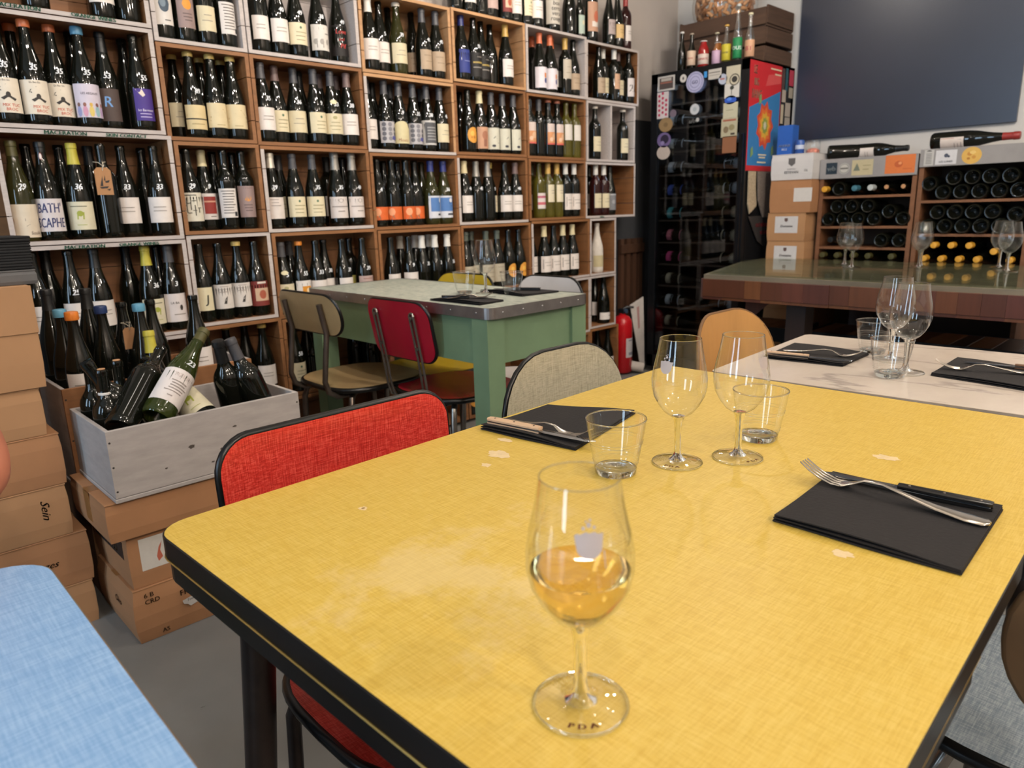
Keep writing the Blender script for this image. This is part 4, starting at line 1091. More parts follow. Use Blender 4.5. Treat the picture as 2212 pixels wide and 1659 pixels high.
def open_crate(label, x0, x1, y0, y1, z0, z1, fl, handhole=False):
    cx, cy = (x0+x1)/2, (y0+y1)/2; w, d, h = (x1-x0)/2, (y1-y0)/2, z1-z0; th = .011
    t = thing('open_wine_crate', label, 'crate', (cx, cy, z0), 0, 'open crates of bottles')
    def pl(name, *a):
        mb = MB().box(*a); return mb
    MB().bbox(-w, w, -d, -d+th, .012, h, .0012).build('front_board', WX if handhole else GWOOD, t)
    MB().bbox(-w, w, d-th, d, .012, h, .0012).build('back_board', WX if handhole else GWOOD, t)
    for s in (-1, 1):
        a, b = (-w, -w+th) if s < 0 else (w-th, w)
        MB().bbox(a, b, -d+th, d-th, .012, h, .0012).build('end_board', GWOOD, t)
    MB().bbox(-w-.002, w+.002, -d-.002, d+.002, 0, .011, .0015).build('base_board', GWOOD, t)
    MB().box(-w+th, w-th, -d+th, d-th, fl-.006, fl).build('inner_floor', WX, t)
    nm = mat('rusty_nail', '#2a211c', .6)
    for x in (-w+.006, w-.006):
        for z in (.03, .5*h, h-.03): MB().lathe([(.0028, 0), (.002, .0008), (0, .001)], 7).build('nail', nm, t, None, (x, -d, z), (PI/2, 0, 0))
    mb = MB()
    for x, z, r in ((-.06, .10, .006), (.02, .075, .004), (-.01, .045, .003), (.06, .13, .0035), (-.13, .06, .003)):
        mb.add([(x+r*1.6*math.cos(k)*random.uniform(.5, 1.2), -d-.0004, z+r*math.sin(k)*random.uniform(.5, 1.2)) for k in [2*PI*j/9 for j in range(9)]], [tuple(range(9))])
    mb.build('dark_stain', flat('#4a423c'), t)
    return t
open_crate('grey wooden crate full of leaning bottles on the cartons', .44, .955, 1.895, 2.225, .4185, .607, .016)
open_crate('taller grey wooden crate of bottles behind the front crate', .432, .975, 2.235, 2.53, .362, .66, .20, True)
carton('hidden carton carrying the rear crate of bottles', .45, .97, 2.265, 2.55, .001, .3615, CARDD, 'x')
def crate_bottles():
    G = 'bottles in the open crates'; zb = .362+.2005
    for x, y, k, cap, lab, pr, dz, txt in [
        (.487, 2.49, 'b', 'black', '-', '-', .055, 'tall dark bottle with black capsule at the left of the rear crate'),
        (.492, 2.39, 'b', 'lwax', '-', '-', 0, 'dark bottle with light blue wax cap beside the orange-capped one'),
        (.500, 2.295, 'b', 'orwax', 'wh', '-', 0, 'dark bottle with bright orange wax cap in the rear crate'),
        (.585, 2.47, 'b', 'black', '-', '-', .05, 'tall dark bottle with wide black capsule in the rear crate middle'),
        (.595, 2.375, 'b', 'nwax', '-', '-', .0, 'dark bottle with navy wax cap in the rear crate'),
        (.665, 2.42, 'b', '-', '-', '-', .004, 'dark bottle with string-tied kraft tag in the rear crate'),
        (.686, 2.325, 'b', 'lwax', '-', '-', .0, 'dark bottle with pale blue wax cap in the middle of the rear crate'),
        (.752, 2.43, 'b', '-', '-', '-', 0, 'uncapped dark bottle right of the pale blue cap, rear crate'),
        (.875, 2.40, 'b', '-', 'wh', '-', .005, 'tall uncapped dark bottle at the right of the rear crate')]:
        o = bottle(k, (x, y, zb+dz), cap, lab, pr, txt, G, -.2, name='wine_bottle')
    o = bottle('b', (.690, 2.262+.0, zb-.075), 'yel', '-', '-', 'dark bottle with yellow-green capsule between the two crates', G, -.3, (R(-4), 0, 0))
    z2 = .4185+.0165
    for x, y, k, txt in [(.491, 2.165, 'd', 'standing dark bottle with bare cork at the back left of the front crate'), (.491, 2.045, 'd', 'standing dark bottle with white neck ring at the front crate left'), (.556, 2.145, 'd', 'standing dark bottle with bare cork beside the reclining bottles')]:
        o = bottle(k, (x, y, z2), '-', '-', '-', txt, G)
        MB().lathe([(0, .3), (.0095, .3), (.0095, .302), (0, .3022)], 12).build('cork', mat('cork', '#b98a62', .85, var=.15, scale=90), o)
        if y < 2.1: MB().lathe([(.0158, .232), (.0166, .234), (.0166, .238), (.0153, .24)], 18).build('neck_ring', flat('#cfc8c0'), o)
    def lean(p0, p1, kind, cap, lab, pr, txt, a0=0., g=None):
        zx = (Vector(p1)-Vector(p0)).normalized(); yv = -(Vector((0, 0, 1.11))-Vector(p0)); yv = (yv-zx*yv.dot(zx)).normalized(); xv = yv.cross(zx)
        q = Matrix(((xv.x, yv.x, zx.x), (xv.y, yv.y, zx.y), (xv.z, yv.z, zx.z))).to_euler()
        o = bottle(kind, p0, cap, lab, pr, txt, G, a0, q); o.scale = (1.07,)*3; return o
    lean((.487, 1.955, .592), (.665, 2.14, .735), 'h', '-', '-', '-', 'dark bottle reclining across the front crate', -.3)
    KGLASS['G'] = 'green'; KIND['G'] = 'b'; GWORD['G'] = 'green'
    lean((.578, 1.955, .60), (.783, 2.10, .786), 'G', 'olive', 'tizu', '23', 'green bottle with white label leaning in the front crate', .1)
    lean((.72, 1.965, .548), (.67, 2.17, .67), 'b', '-', 'emb', '-', 'dark bottle with green-emblem label lying low in the front crate', .1)
    lean((.838, 2.04, .462), (.785, 2.0, .75), 'd', 'black', '-', '-', 'dark bottle with white-ringed neck leaning at the right of the front crate', 0)
    lean((.905, 1.965, .468), (.83, 2.0, .73), 'd', 'grey', '-', '-', 'glossy dark bottle leaning beside the ringed one, right of the front crate', 0)
    lean((.60, 2.06, .47), (.475, 2.06, .73), 'd', '-', '-', '-', 'dark bottle leaning left behind the standing corks, front crate', 0)
LAB['tizu'] = ('white label', '#cfc6c2', .088, .035, .10, [('t', 'TIZURI', .55, .82, .11, '#b9aaa5')] + LN(5, .3, .62, '#8b807b', .25, .85) + LN(1, .16, .17, '#8b807b', .3, .6))
crate_bottles()
paper_tag((.664, 2.375, .79), .2, 'brown paper tag tied to a bottle in the rear crate', False)
# ================================================================ things on the tables
TG = thin_glass('clear_glass')
SG = mat('solid_glass', '#f4f7f4', .0, var=.01, trans=1., ior=1.47)
LOGO = flat('#b3a7a3'); PDA = flat('#6e1f26')
SILVER = mat('silver_cutlery', '#b9b0a6', .22, metal=1., var=.10, scale=60)
STEEL = mat('knife_steel', '#9a9da1', .2, metal=1., var=.06, scale=40)
ZTAB = .7505
WG_OUT = [(.0045, .0685), (.011, .0695), (.020, .0755), (.0285, .0865), (.0355, .100), (.0384, .113), (.0384, .125), (.0358, .142), (.0315, .161), (.0282, .181)]
def wineglass_meshes():
    bowl = MB(); o = WG_OUT
    inn = [(r-.0009, z+.0008) for r, z in o[1:]]; 
    bowl.lathe([(0, .0688)]+o, 40); b = bowl.mesh('bowl', TG, 60)
    rim = MB().tube([(.0280*math.cos(2*PI*k/44), .0280*math.sin(2*PI*k/44), .181) for k in range(44)], .00055, 6, closed=True).mesh('rim', SG, 60)
    stem = MB().lathe([(0, .0697), (.0090, .0695), (.0078, .066), (.0058, .060), (.0050, .052), (.0047, .04), (.0048, .022), (.0056, .014), (.0078, .009), (.0115, .0062), (.0125, .005), (0, .0045)], 32).mesh('stem', SG, 50)
    foot = MB().lathe([(.0110, .0062), (.0155, .0046), (.024, .0034), (.0335, .0024), (.0354, .0016)], 44).mesh('foot', TG, 60)
    frim = MB().tube([(.0350*math.cos(2*PI*k/48), .0350*math.sin(2*PI*k/48), .0012) for k in range(48)], .0011, 6, closed=True).mesh('foot_rim', SG, 60)
    return b, rim, stem, foot, frim
WB, WR, WS, WF, WFR = wineglass_meshes()
class BowlWrap:
    def __init__(s, a0): s.a0 = a0
    def pt(s, x, z):
        for (r0, z0), (r1, z1) in zip(WG_OUT, WG_OUT[1:]):
            if z0 <= z <= z1: r = r0+(r1-r0)*(z-z0)/(z1-z0)
        r += .0004; a = s.a0+x/.036
        return (r*math.sin(a), -r*math.cos(a), z)
def logo(a0):
    """printed cup with a splash, on the bowl"""
    w = BowlWrap(a0); mb = MB(); n = 10; vs = []; fs = []
    for i in range(n+1):
        x = -.0105+.021*i/n; t = x/.0105; top = .1545+.0012*math.sin(i*2.1)*.6-.002*t*t; bot = .1535-.0165*math.sqrt(max(0, 1-t*t))**.8
        vs += [w.pt(x, bot), w.pt(x, top)]
    for i in range(n): fs.append((2*i, 2*i+2, 2*i+3, 2*i+1))
    mb.add(vs, fs)
    for x, z, r in ((-.004, .1572, .0014), (0, .1592, .0018), (.004, .1576, .0013), (.001, .1625, .001), (-.002, .1615, .0008)):
        mb.add([w.pt(x+r*math.cos(2*PI*k/8), z+r*math.sin(2*PI*k/8)) for k in range(8)], [tuple(range(8))])
    mb.add([w.pt(.0095, .142), w.pt(.0103, .142), w.pt(.0103, .130), w.pt(.0098, .130)], [(0, 1, 2, 3)])
    return mb
def wineglass(label, loc, a_logo=None, a_pda=None, wine=False, scale=1., group='stemmed wine glasses'):
    t = thing('wine_glass', label, 'wine glass', loc, 0, group); t.scale = (scale,)*3
    b = obj('bowl', WB, t); obj('rim', WR, b); obj('stem', WS, t); st = obj('foot', WF, t); obj('foot_rim', WFR, st)
    if a_logo is not None: logo(a_logo).build('printed_logo', LOGO, b)
    if a_pda is not None:
        mb = MB()
        def fn(x, y):
            a = a_pda+x/.0285; r = .0285-y; return (r*math.sin(a), -r*math.cos(a), .0036)
        put_text(mb, 'P D A', fn, .0052, 0, 0, 1.15, .0004); mb.build('printed_lettering', PDA, st)
    if wine:
        wm, nt, bs = newmat('white_wine'); f = noise_fac(nt, 8)
        nt.links.new(ramp(nt, f, [(0, (.93, .70, .30, 1)), (1, (.95, .74, .36, 1))]), bs.inputs['Base Color'])
        bs.inputs['Transmission Weight'].default_value = 1; bs.inputs['IOR'].default_value = 1.2; bs.inputs['Roughness'].default_value = 0
        p = [(0, .0705)] + [(r-.0011, z+.0009) for r, z in WG_OUT[1:5]] + [(.0358, .1105), (.0358, .1115), (.033, .1108), (0, .1106)]
        MB().lathe(p, 40).build('wine', wm, t, 50)
    return t
wineglass('wine glass with a little white wine at the front of the yellow table', (.350, .2985, ZTAB), .05-R(49)+.12, -R(46), True)
wineglass('empty printed wine glass, left of the pair on the yellow table', (.838, .531, ZTAB), -R(58)-.55, -R(58)-.25)
wineglass('empty printed wine glass, right of the pair on the yellow table', (.912, .477, ZTAB), -R(62)+.95, -R(62)+.85)
wineglass('rear one of two overlapping wine glasses on the marbled table', (1.742, .545, .7485), None, None, scale=1.05)
wineglass('front one of two overlapping wine glasses on the marbled table', (1.628, .478, .7485), None, None, scale=1.05)
def tumbler_meshes():
    out = [(.0265, .0), (.0285, .002), (.0295, .010), (.0325, .025), (.0362, .045), (.0392, .062), (.0412, .0785)]
    w = MB().lathe([(0, .0095), (.026, .0095), (.0285, .012)] + [(r-.0016, z) for r, z in out[3:]][:0], 36)
    wall = MB().lathe(out, 40).mesh('wall', TG, 60)
    base = MB().lathe([(0, .0012), (.018, .0008), (.0262, 0), (.0282, .002), (.0288, .0085), (.0265, .0095), (.012, .0082), (0, .0078)], 36).mesh('base', SG, 50)
    rm = MB().tube([(.0412*math.cos(2*PI*k/48), .0412*math.sin(2*PI*k/48), .0785) for k in range(48)], .0011, 6, closed=True)
    rim = rm.mesh('rim', SG, 60)
    ln = MB()
    for r, z in ((.0362, .045), (.0370, .049), (.0316, .021), (.0308, .0165)):
        ln.tube([((r+.0002)*math.cos(2*PI*k/40), (r+.0002)*math.sin(2*PI*k/40), z) for k in range(40)], .00035, 4, closed=True)
    return wall, base, rim, ln.mesh('moulded_rings', SG, 60)
TW, TB, TR_, TL = tumbler_meshes()
def tumbler(label, loc, sc=1.):
    t = thing('tumbler', label, 'glass', loc, 0, 'water tumblers'); t.scale = (sc,)*3
    w = obj('wall', TW, t); obj('base', TB, t); obj('rim', TR_, w); obj('moulded_rings', TL, w)
tumbler('water tumbler in front of the left napkin on the yellow table', (.748, .572, ZTAB))
tumbler('water tumbler behind the right wine glass on the yellow table', (1.012, .496, ZTAB))
tumbler('nearer water tumbler on the marbled table', (1.575, .492, .7485))
tumbler('farther water tumbler on the marbled table', (1.80, .605, .7485))
tumbler('left water tumbler on the green table', (1.69, 1.985, ZT+.001))
tumbler('right water tumbler on the green table', (1.775, 1.825, ZT+.001))
wineglass('wine glass between the tumblers on the green table', (1.735, 1.92, ZT+.001), scale=1.05)
NAP = mat('black_paper_napkin', '#211d1c', .92, var=.08, scale=180, bump=.3)
def napkin(label, corners, z, curl=0.006, fold=0, seed=0):
    """folded paper napkin: three leaves with a slightly lifted free corner; corners run around"""
    rnd = random.Random(seed)
    C = [Vector((x, y, 0)) for x, y in corners]; cen = sum(C, Vector())/4
    t = thing('napkin', label, 'napkin', (cen.x, cen.y, z), 0, 'black folded napkins')
    N = 10
    for leaf in range(3):
        mb = MB(); sh = 1-.006*leaf
        for top in (0, 1):
            for j in range(N+1):
                for i in range(N+1):
                    u, v = i/N, j/N
                    p = (C[0]*(1-u)+C[1]*u)*(1-v)+(C[3]*(1-u)+C[2]*u)*v-cen
                    lift = curl*leaf*.45*(max(0, .28-v)/.28)**1.5*(.4+.6*math.sin(PI*min(1, u*1.1)))+.0012*leaf*math.sin(3*u+seed)*math.sin(2.6*v+leaf)
                    wob = .0012*math.sin(6*u+seed+leaf)
                    mb.v.append((p.x*sh+wob, p.y*sh+wob*.6, .0004+leaf*.0019+max(-.0003, lift)+top*.0015))
        K = (N+1)**2
        for j in range(N):
            for i in range(N):
                a = j*(N+1)+i; q = (a, a+1, a+N+2, a+N+1)
                mb.f += [tuple(x+K for x in q), q[::-1]]; mb.m += [0, 0]
        edge = [i for i in range(N+1)]+[j*(N+1)+N for j in range(1, N+1)]+[N*(N+1)+i for i in range(N-1, -1, -1)]+[j*(N+1) for j in range(N-1, 0, -1)]
        for k in range(len(edge)):
            a, b = edge[k], edge[(k+1) % len(edge)]; mb.f.append((a, b, b+K, a+K)); mb.m.append(0)
        mb.build('folded_leaf', NAP, t, 50)
    return t
napkin('black napkin under fork and black-handled knife, right of the yellow table', [(.741, .340), (.746, .149), (.947, .157), (.934, .350)], ZTAB, .004, seed=1)
napkin('black napkin under the pale-handled knife, left side of the yellow table', [(.757, .864), (.779, .672), (1.0, .722), (.935, .874)], ZTAB, .007, seed=2)
napkin('black napkin at the left place of the marbled table', [(1.585, .775), (1.605, .598), (1.765, .600), (1.792, .795)], .7485, .010, seed=3)
napkin('black napkin at the right place of the marbled table', [(1.632, .430), (1.60, .235), (1.80, .235), (1.828, .432)], .7485, .006, seed=4)
napkin('black napkin at the near place of the green table', [(1.49, 1.935), (1.50, 1.69), (1.615, 1.70), (1.64, 1.93)], ZT+.001, .008, seed=5)
napkin('black napkin at the far place of the green table', [(1.76, 1.98), (1.74, 1.74), (1.91, 1.72), (1.91, 1.93)], ZT+.001, .008, seed=6)
def ribbon(stations, th, m=0, mb=None):
    """stations: (along, half width, height); flat bar with rounded section"""
    mb = mb or MB(); secs = []
    for s, w, z in stations:
        secs.append([(s, w*math.cos(a), z+th*.5*math.sin(a)) for a in [2*PI*k/12 for k in range(12)]])
    return mb.sweep(secs, m)
def fork(label, tip, end, z, tines_up=True, L=None, sc=1.):
    """lies from its handle end to its tines; local x runs to the tines"""
    d = Vector((tip[0]-end[0], tip[1]-end[1])); a = math.atan2(d.y, d.x); L = L or d.length; k = L/.20
    t = thing('fork', label, 'fork', (end[0], end[1], z), a, 'forks'); t.scale = (k, k, k)
    ribbon([(0, .004, .003), (.004, .0105, .003), (.02, .0118, .003), (.05, .008, .0048), (.08, .0046, .0095), (.105, .0032, .0145), (.125, .0036, .0135), (.136, .006, .008), (.146, .0108, .004), (.152, .0115, .003)], .003).build('handle', SILVER, t, 50)
    for i in range(4):
        y = (i-1.5)*.0062; st = []
        mb = MB(); secs = []
        for s, w, zz in ((.149, .0024, .0034), (.16, .0021, .003), (.175, .0019, .0065), (.188, .0017, .0125), (.199, .0009, .0195)):
            secs.append([(s, y*(1-.10*(s-.149)/.05)+w*math.cos(b), zz+.0011*math.sin(b)) for b in [2*PI*q/8 for q in range(8)]])
        mb.sweep(secs).build('tine', SILVER, t, 50)
    return t
def knife(label, tip, end, z, hm, rv, L=.22):
    d = Vector((tip[0]-end[0], tip[1]-end[1])); a = math.atan2(d.y, d.x); k = L/.22
    t = thing('table_knife', label, 'knife', (end[0], end[1], z), a, 'table knives'); t.scale = (k, k, k)
    # blade lies almost flat, handle is two scales on a tang
    mb = MB(); secs = []
    for s, w0, w1 in ((.108, -.006, .006), (.125, -.0095, .0075), (.17, -.0105, .0075), (.20, -.0095, .0062), (.215, -.005, .003), (.22, -.0008, .0006)):
        secs.append([(s, w0, .0055), (s, w0*.2, .0064), (s, w1, .0062), (s, w1, .0048), (s, w0*.2, .0046)])
    mb.sweep(secs).build('blade', STEEL, t)
    MB().bbox(.002, .118, -.0078, .0078, .0048, .0064, .0005).build('tang', STEEL, t)
    for z0, z1 in ((.0, .0048), (.0064, .0118)):
        h = MB(); secs = []
        for s, w in ((0, .0062), (.004, .0086), (.03, .0092), (.07, .0086), (.106, .0078), (.112, .0066)):
            secs.append([(s, w*math.copysign(abs(math.cos(b))**.5, math.cos(b)), (z0+z1)/2+(z1-z0)/2*math.copysign(abs(math.sin(b))**.5, math.sin(b))) for b in [2*PI*(q+.5)/12 for q in range(12)]])
        o = h.sweep(secs).build('handle_scale', hm, t, 45)
        if z0 > 0:
            for s in (.014, .056, .098): MB().lathe([(.0019, 0), (.0016, .0005), (0, .0006)], 8, c=(s, 0, .0117)).build('rivet', rv, o, 60)
    return t
BLKH = mat('black_handle', '#171412', .25, var=.2, scale=40); PALEH = mat('pale_wood_handle', '#c9a684', .5, var=.08, scale=20, stretch=(1, 10, 10))
RVT = mat('rivet_metal', '#8a8178', .3, metal=1.); RVD = mat('rivet_dark', '#4a3a30', .4, metal=.6)
ZN = ZTAB+.0062
fork('silver fork on the right napkin of the yellow table', (.890, .372), (.874, .155), ZN, sc=1)
knife('black-handled knife on the right napkin of the yellow table', (.905, .352), (.922, .163), ZN, BLKH, RVT, .195)
fork('fork half under the pale knife on the left napkin', (.816, .678), (.802, .862), ZN, L=.19)
knife('pale-handled knife on the left napkin of the yellow table', (.806, .655), (.776, .862), ZN+.001, PALEH, RVD, .21)
Z3 = .7485+.0065
fork('fork on the left napkin of the marbled table', (1.690, .592), (1.665, .765), Z3, L=.18)
knife('pale-handled knife on the left napkin of the marbled table', (1.627, .588), (1.598, .775), Z3, PALEH, RVD, .19)
fork('fork on the right napkin of the marbled table', (1.682, .438), (1.735, .25), Z3, L=.195)
knife('brown-handled knife on the right napkin of the marbled table', (1.765, .40), (1.785, .215), Z3, mat('brown_handle', '#6b4a30', .4, var=.15, scale=20), RVT, .19)
Z4 = ZT+.001+.0065
fork('fork on the near napkin of the green table', (1.63, 1.77), (1.50, 1.885), Z4, L=.175)
knife('dark knife across the near napkin of the green table', (1.62, 1.735), (1.515, 1.90), Z4, BLKH, RVT, .19)
knife('dark knife on the far napkin of the green table', (1.79, 1.94), (1.875, 1.78), Z4, BLKH, RVT, .18)
# wear marks of the laminate: rubbed spots with their own outline
def worn_spots():
    # pale spots where the yellow print is rubbed through
    rnd = random.Random(4); m = mat('rubbed_laminate', '#e0c596', .45, var=.08, scale=90); bm_ = mat('burn_mark', '#9a7a45', .6)
    top = [o for o in bpy.data.objects if o.name == 'table_top' and abs(o.parent.location.x-.82) < .01][0]
    for x, y, r, ax in ((.755, .795, .011, 1.5), (.70, .755, .017, 1.5), (1.045, .315, .014, 1.7), (.71, .255, .010, 1.4), (.655, .735, .009, 1.3), (.447, .742, .0075, 1.)):
        n = 22; pts = []
        for k in range(n):
            a = 2*PI*k/n; q = r*(1+rnd.uniform(-.28, .22)); pts.append((x-.82+q*math.cos(a)*.8, y-.5+q*math.sin(a)*ax*.8, .75025))
        MB().add(pts, [tuple(range(n))]).build('worn_spot', m, top)
    MB().add([(.447-.82+.0026*math.cos(2*PI*k/10), .742-.5+.002*math.sin(2*PI*k/10), .75045) for k in range(10)], [tuple(range(10))]).build('burn_mark', bm_, top)
worn_spots()

# ================================================================ person at the left edge
def person():
    """seated behind the blue table, one elbow out over the table corner"""
    sk = mat('skin', '#b9745a', .55, var=.08, scale=9); cl = mat('white_shirt', '#cfc9c2', .85, var=.06, scale=20); tr = mat('navy_trousers', '#2a2f3a', .9)
    J = {  # joint: (position, radius)
     'pelvis': ((-.16, 1.34, .53), .135), 'belly': ((-.16, 1.33, .70), .125), 'chest': ((-.135, 1.30, .90), .135), 'neckb': ((-.15, 1.28, 1.05), .062), 'neck': ((-.148, 1.265, 1.10), .052), 'head0': ((-.145, 1.245, 1.17), .070), 'head1': ((-.143, 1.235, 1.25), .082), 'head2': ((-.143, 1.245, 1.315), .062),
     'shR': ((.045, 1.28, 1.03), .060), 'elR': ((.117, 1.2, .792), .045), 'elR2': ((.108, 1.165, .768), .043), 'wrR': ((-.03, .955, .785), .029), 'haR': ((-.07, .905, .785), .031),
     'shL': ((-.305, 1.29, .99), .062), 'elL': ((-.40, 1.16, .80), .046), 'wrL': ((-.33, .94, .785), .029), 'haL': ((-.30, .89, .785), .031),
     'hipR': ((-.08, 1.30, .51), .085), 'knR': ((-.06, .93, .50), .062), 'anR': ((-.06, .95, .10), .04), 'toR': ((-.06, .83, .035), .032),
     'hipL': ((-.25, 1.30, .51), .085), 'knL': ((-.27, .93, .50), .062), 'anL': ((-.27, .95, .10), .04), 'toL': ((-.27, .83, .035), .032)}
    E = [('pelvis', 'belly'), ('belly', 'chest'), ('chest', 'neckb'), ('neckb', 'neck'), ('neck', 'head0'), ('head0', 'head1'), ('head1', 'head2'), ('chest', 'shR'), ('shR', 'elR'), ('elR', 'elR2'), ('elR2', 'wrR'), ('wrR', 'haR'), ('chest', 'shL'), ('shL', 'elL'), ('elL', 'wrL'), ('wrL', 'haL'), ('pelvis', 'hipR'), ('hipR', 'knR'), ('knR', 'anR'), ('anR', 'toR'), ('pelvis', 'hipL'), ('hipL', 'knL'), ('knL', 'anL'), ('anL', 'toL')]
    for hnd, sx, (hx, hy, hz) in (('R', -1, J['haR'][0]), ('L', 1, J['haL'][0])):
        for i in range(5):
            if i == 4: a, l, r = (.035*-sx, -.01), .045, .0095
            else: a, l, r = ((i-1.5)*.017, -.022), [.062, .07, .066, .05][i], .0082
            n0, n1, n2 = 'f%s%da' % (hnd, i), 'f%s%db' % (hnd, i), 'f%s%dc' % (hnd, i)
            dx = sx*.012*(i-1.5) if i < 4 else -sx*.02
            J[n0] = ((hx+a[0], hy+a[1], hz-.004), r+.001); J[n1] = ((hx+a[0]+dx*.4, hy+a[1]-l*.55, hz+.004), r); J[n2] = ((hx+a[0]+dx*.6, hy+a[1]-l, hz-.014), r*.85)
            E += [('ha'+hnd, n0), (n0, n1), (n1, n2)]
    names = list(J); idx = {n: i for i, n in enumerate(names)}
    def skin(nm, nodes, edges, inflate, m, parent=None, root='pelvis'):
        me = bpy.data.meshes.new(nm); ns = [n for n in names if n in nodes]; ix = {n: i for i, n in enumerate(ns)}
        me.from_pydata([J[n][0] for n in ns], [(ix[a], ix[b]) for a, b in edges if a in ix and b in ix], [])
        o = obj(nm, me, parent); md = o.modifiers.new('skin', 'SKIN')
        for n in ns:
            sv = me.skin_vertices[0].data[ix[n]]; r = J[n][1]+inflate; sv.radius = (r, r); sv.use_root = (n == root)
        o.modifiers.new('sub', 'SUBSURF').levels = 2; o.modifiers['sub'].render_levels = 2
        me.materials.append(m); 
        for p in me.polygons: p.use_smooth = True
        md.use_smooth_shade = True
        return o
    body = skin('person', set(names), E, 0, sk); tag(body, 'person in a white top, elbow showing at the left edge of the picture', 'person')
    J2 = dict(J); J['slR'] = ((.08, 1.245, .925), .05); J['slL'] = ((-.345, 1.24, .91), .053); names.append('slR'); names.append('slL')
    skin('shirt', {'pelvis', 'belly', 'chest', 'neckb', 'shR', 'shL', 'slR', 'slL'}, [('pelvis', 'belly'), ('belly', 'chest'), ('chest', 'neckb'), ('chest', 'shR'), ('chest', 'shL'), ('shR', 'slR'), ('shL', 'slL')], .012, cl, body)
    J['toR'] = J['anR']; J['toL'] = J['anL']
    skin('trousers', {'pelvis', 'hipR', 'knR', 'anR', 'hipL', 'knL', 'anL'}, [('pelvis', 'hipR'), ('hipR', 'knR'), ('knR', 'anR'), ('pelvis', 'hipL'), ('hipL', 'knL'), ('knL', 'anL')], .012, tr, body)
    hc = (-.143, 1.255, 1.285); mb = MB(); hr = mat('brown_hair', '#3a281d', .7, var=.25, scale=60, stretch=(1, 1, 6))
    pr = [(.0, .085)] + [(.098*math.sin(a), .085*math.cos(a)) for a in [PI*.1*k for k in range(1, 7)]]
    mb.lathe(pr[::-1], 20, c=(0, .018, 0)); mb.build('hair', hr, body, 60, hc)
    fm = mat('eye_dark', '#1c1512', .3)
    for sx in (-1, 1):
        MB().lathe([(0, -.008), (.006, -.005), (.008, 0), (.006, .005), (0, .008)], 10).build('eye', fm, body, 60, (hc[0]+sx*.03, 1.158, 1.235))
        MB().lathe([(0, -.026), (.010, -.018), (.013, 0), (.009, .02), (0, .024)], 10).build('ear', sk, body, 60, (hc[0]+sx*.085, 1.25, 1.235))
    MB().lathe([(.014, -.02), (.012, -.005), (.006, .02), (0, .028)], 10).build('nose', sk, body, 60, (hc[0], 1.156, 1.205), (R(-12), 0, 0))
    MB().box(-.022, .022, -.004, .004, -.004, .004).build('mouth', mat('lips', '#8e4a42', .5), body, None, (hc[0], 1.168, 1.16))
    # the chair the person sits on
    formica_chair('laminate chair under the person at the left edge', (-.165, 1.30, 0), PI, mat('plain_green_laminate', '#7f9a86', .3, var=.05), w=.40, bh=.20, zs=.40, zb=.55, by=.23, sd=.36)
person()
# ================================================================ bar table and benches at the back
def bar_table():
    A = [(3.10, 1.845), (3.10, -.55), (4.18, -.55), (4.18, 2.06), (3.86, 2.06)]
    t = thing('bar_table', 'long glass-topped table with a mosaic-wood apron', 'table', (3.6, .7, 0))
    L = lambda p: (p[0]-3.6, p[1]-.7)
    tones = ['#5e3624', '#643a26', '#6d4229', '#784b2c', '#553022', '#623824', '#663a2c', '#5b3328']
    TM = [wood('apron_wood_%d' % i, h, 2, .2, .4, 8) for i, h in enumerate(tones)]
    MB().prism([L(p) for p in A], .757, .777).build('wooden_top', wood('bar_top_wood', '#7d7462', 1, .5, .5, 5, 7), t)
    gm = thin_glass('table_glass_sheet', (.90, .94, .90), .04, 3.0, .42, 1.)
    G2 = [(3.118, 1.83), (3.118, -.53), (4.17, -.53), (4.17, 2.05), (3.862, 2.05)]
    MB().prism([L(p) for p in G2], .7775, .785).build('glass_sheet', gm, t)
    y = 1.845; i = 0; rnd = random.Random(5)
    while y > -.52:
        w = rnd.uniform(.075, .125); d = rnd.uniform(0, .004)
        MB().bbox(-.5+d-.012, -.5+.022, y-w-.7+.0008, y-.7, .673, .757, .0012).build('apron_block', TM[rnd.randrange(8)], t); y -= w
        MB().box(-.5+d-.008, -.5+.022, y-.7+.0008, y+w-.7, .660, .673).build('apron_block', TM[rnd.randrange(8)], t)
    n = 9; p0, p1 = Vector((3.10, 1.845)), Vector((3.86, 2.06))
    for k in range(n):
        a = p0+(p1-p0)*(k/n); b2 = p0+(p1-p0)*((k+.97)/n); nv = Vector((-(p1-p0).y, (p1-p0).x)).normalized()*.012
        MB().prism([L(a), L(b2), L(b2+nv), L(a+nv)], .665, .757).build('apron_block', TM[rnd.randrange(8)], t)
    dk = wood('dark_leg_wood', '#2b1a12', 2)
    for x, yy in ((3.24, 1.42), (3.24, -.3), (4.0, 1.42), (4.0, -.3)): MB().bbox(x-3.6-.045, x-3.6+.045, yy-.7-.045, yy-.7+.045, 0, .665, .004).build('leg', dk, t)
    mb = MB(); mb.prism([(-.02, .65), (-.02, .51), (.03, .55), (.08, .60), (.13, .63), (.15, .665), (0, .665)], -.02, .02, axis='y')
    mb.build('curved_bracket', wood('bracket_wood', '#5d2f1b', 2), t, None, (-.18, 1.06, 0), (0, 0, R(-75)))
bar_table()
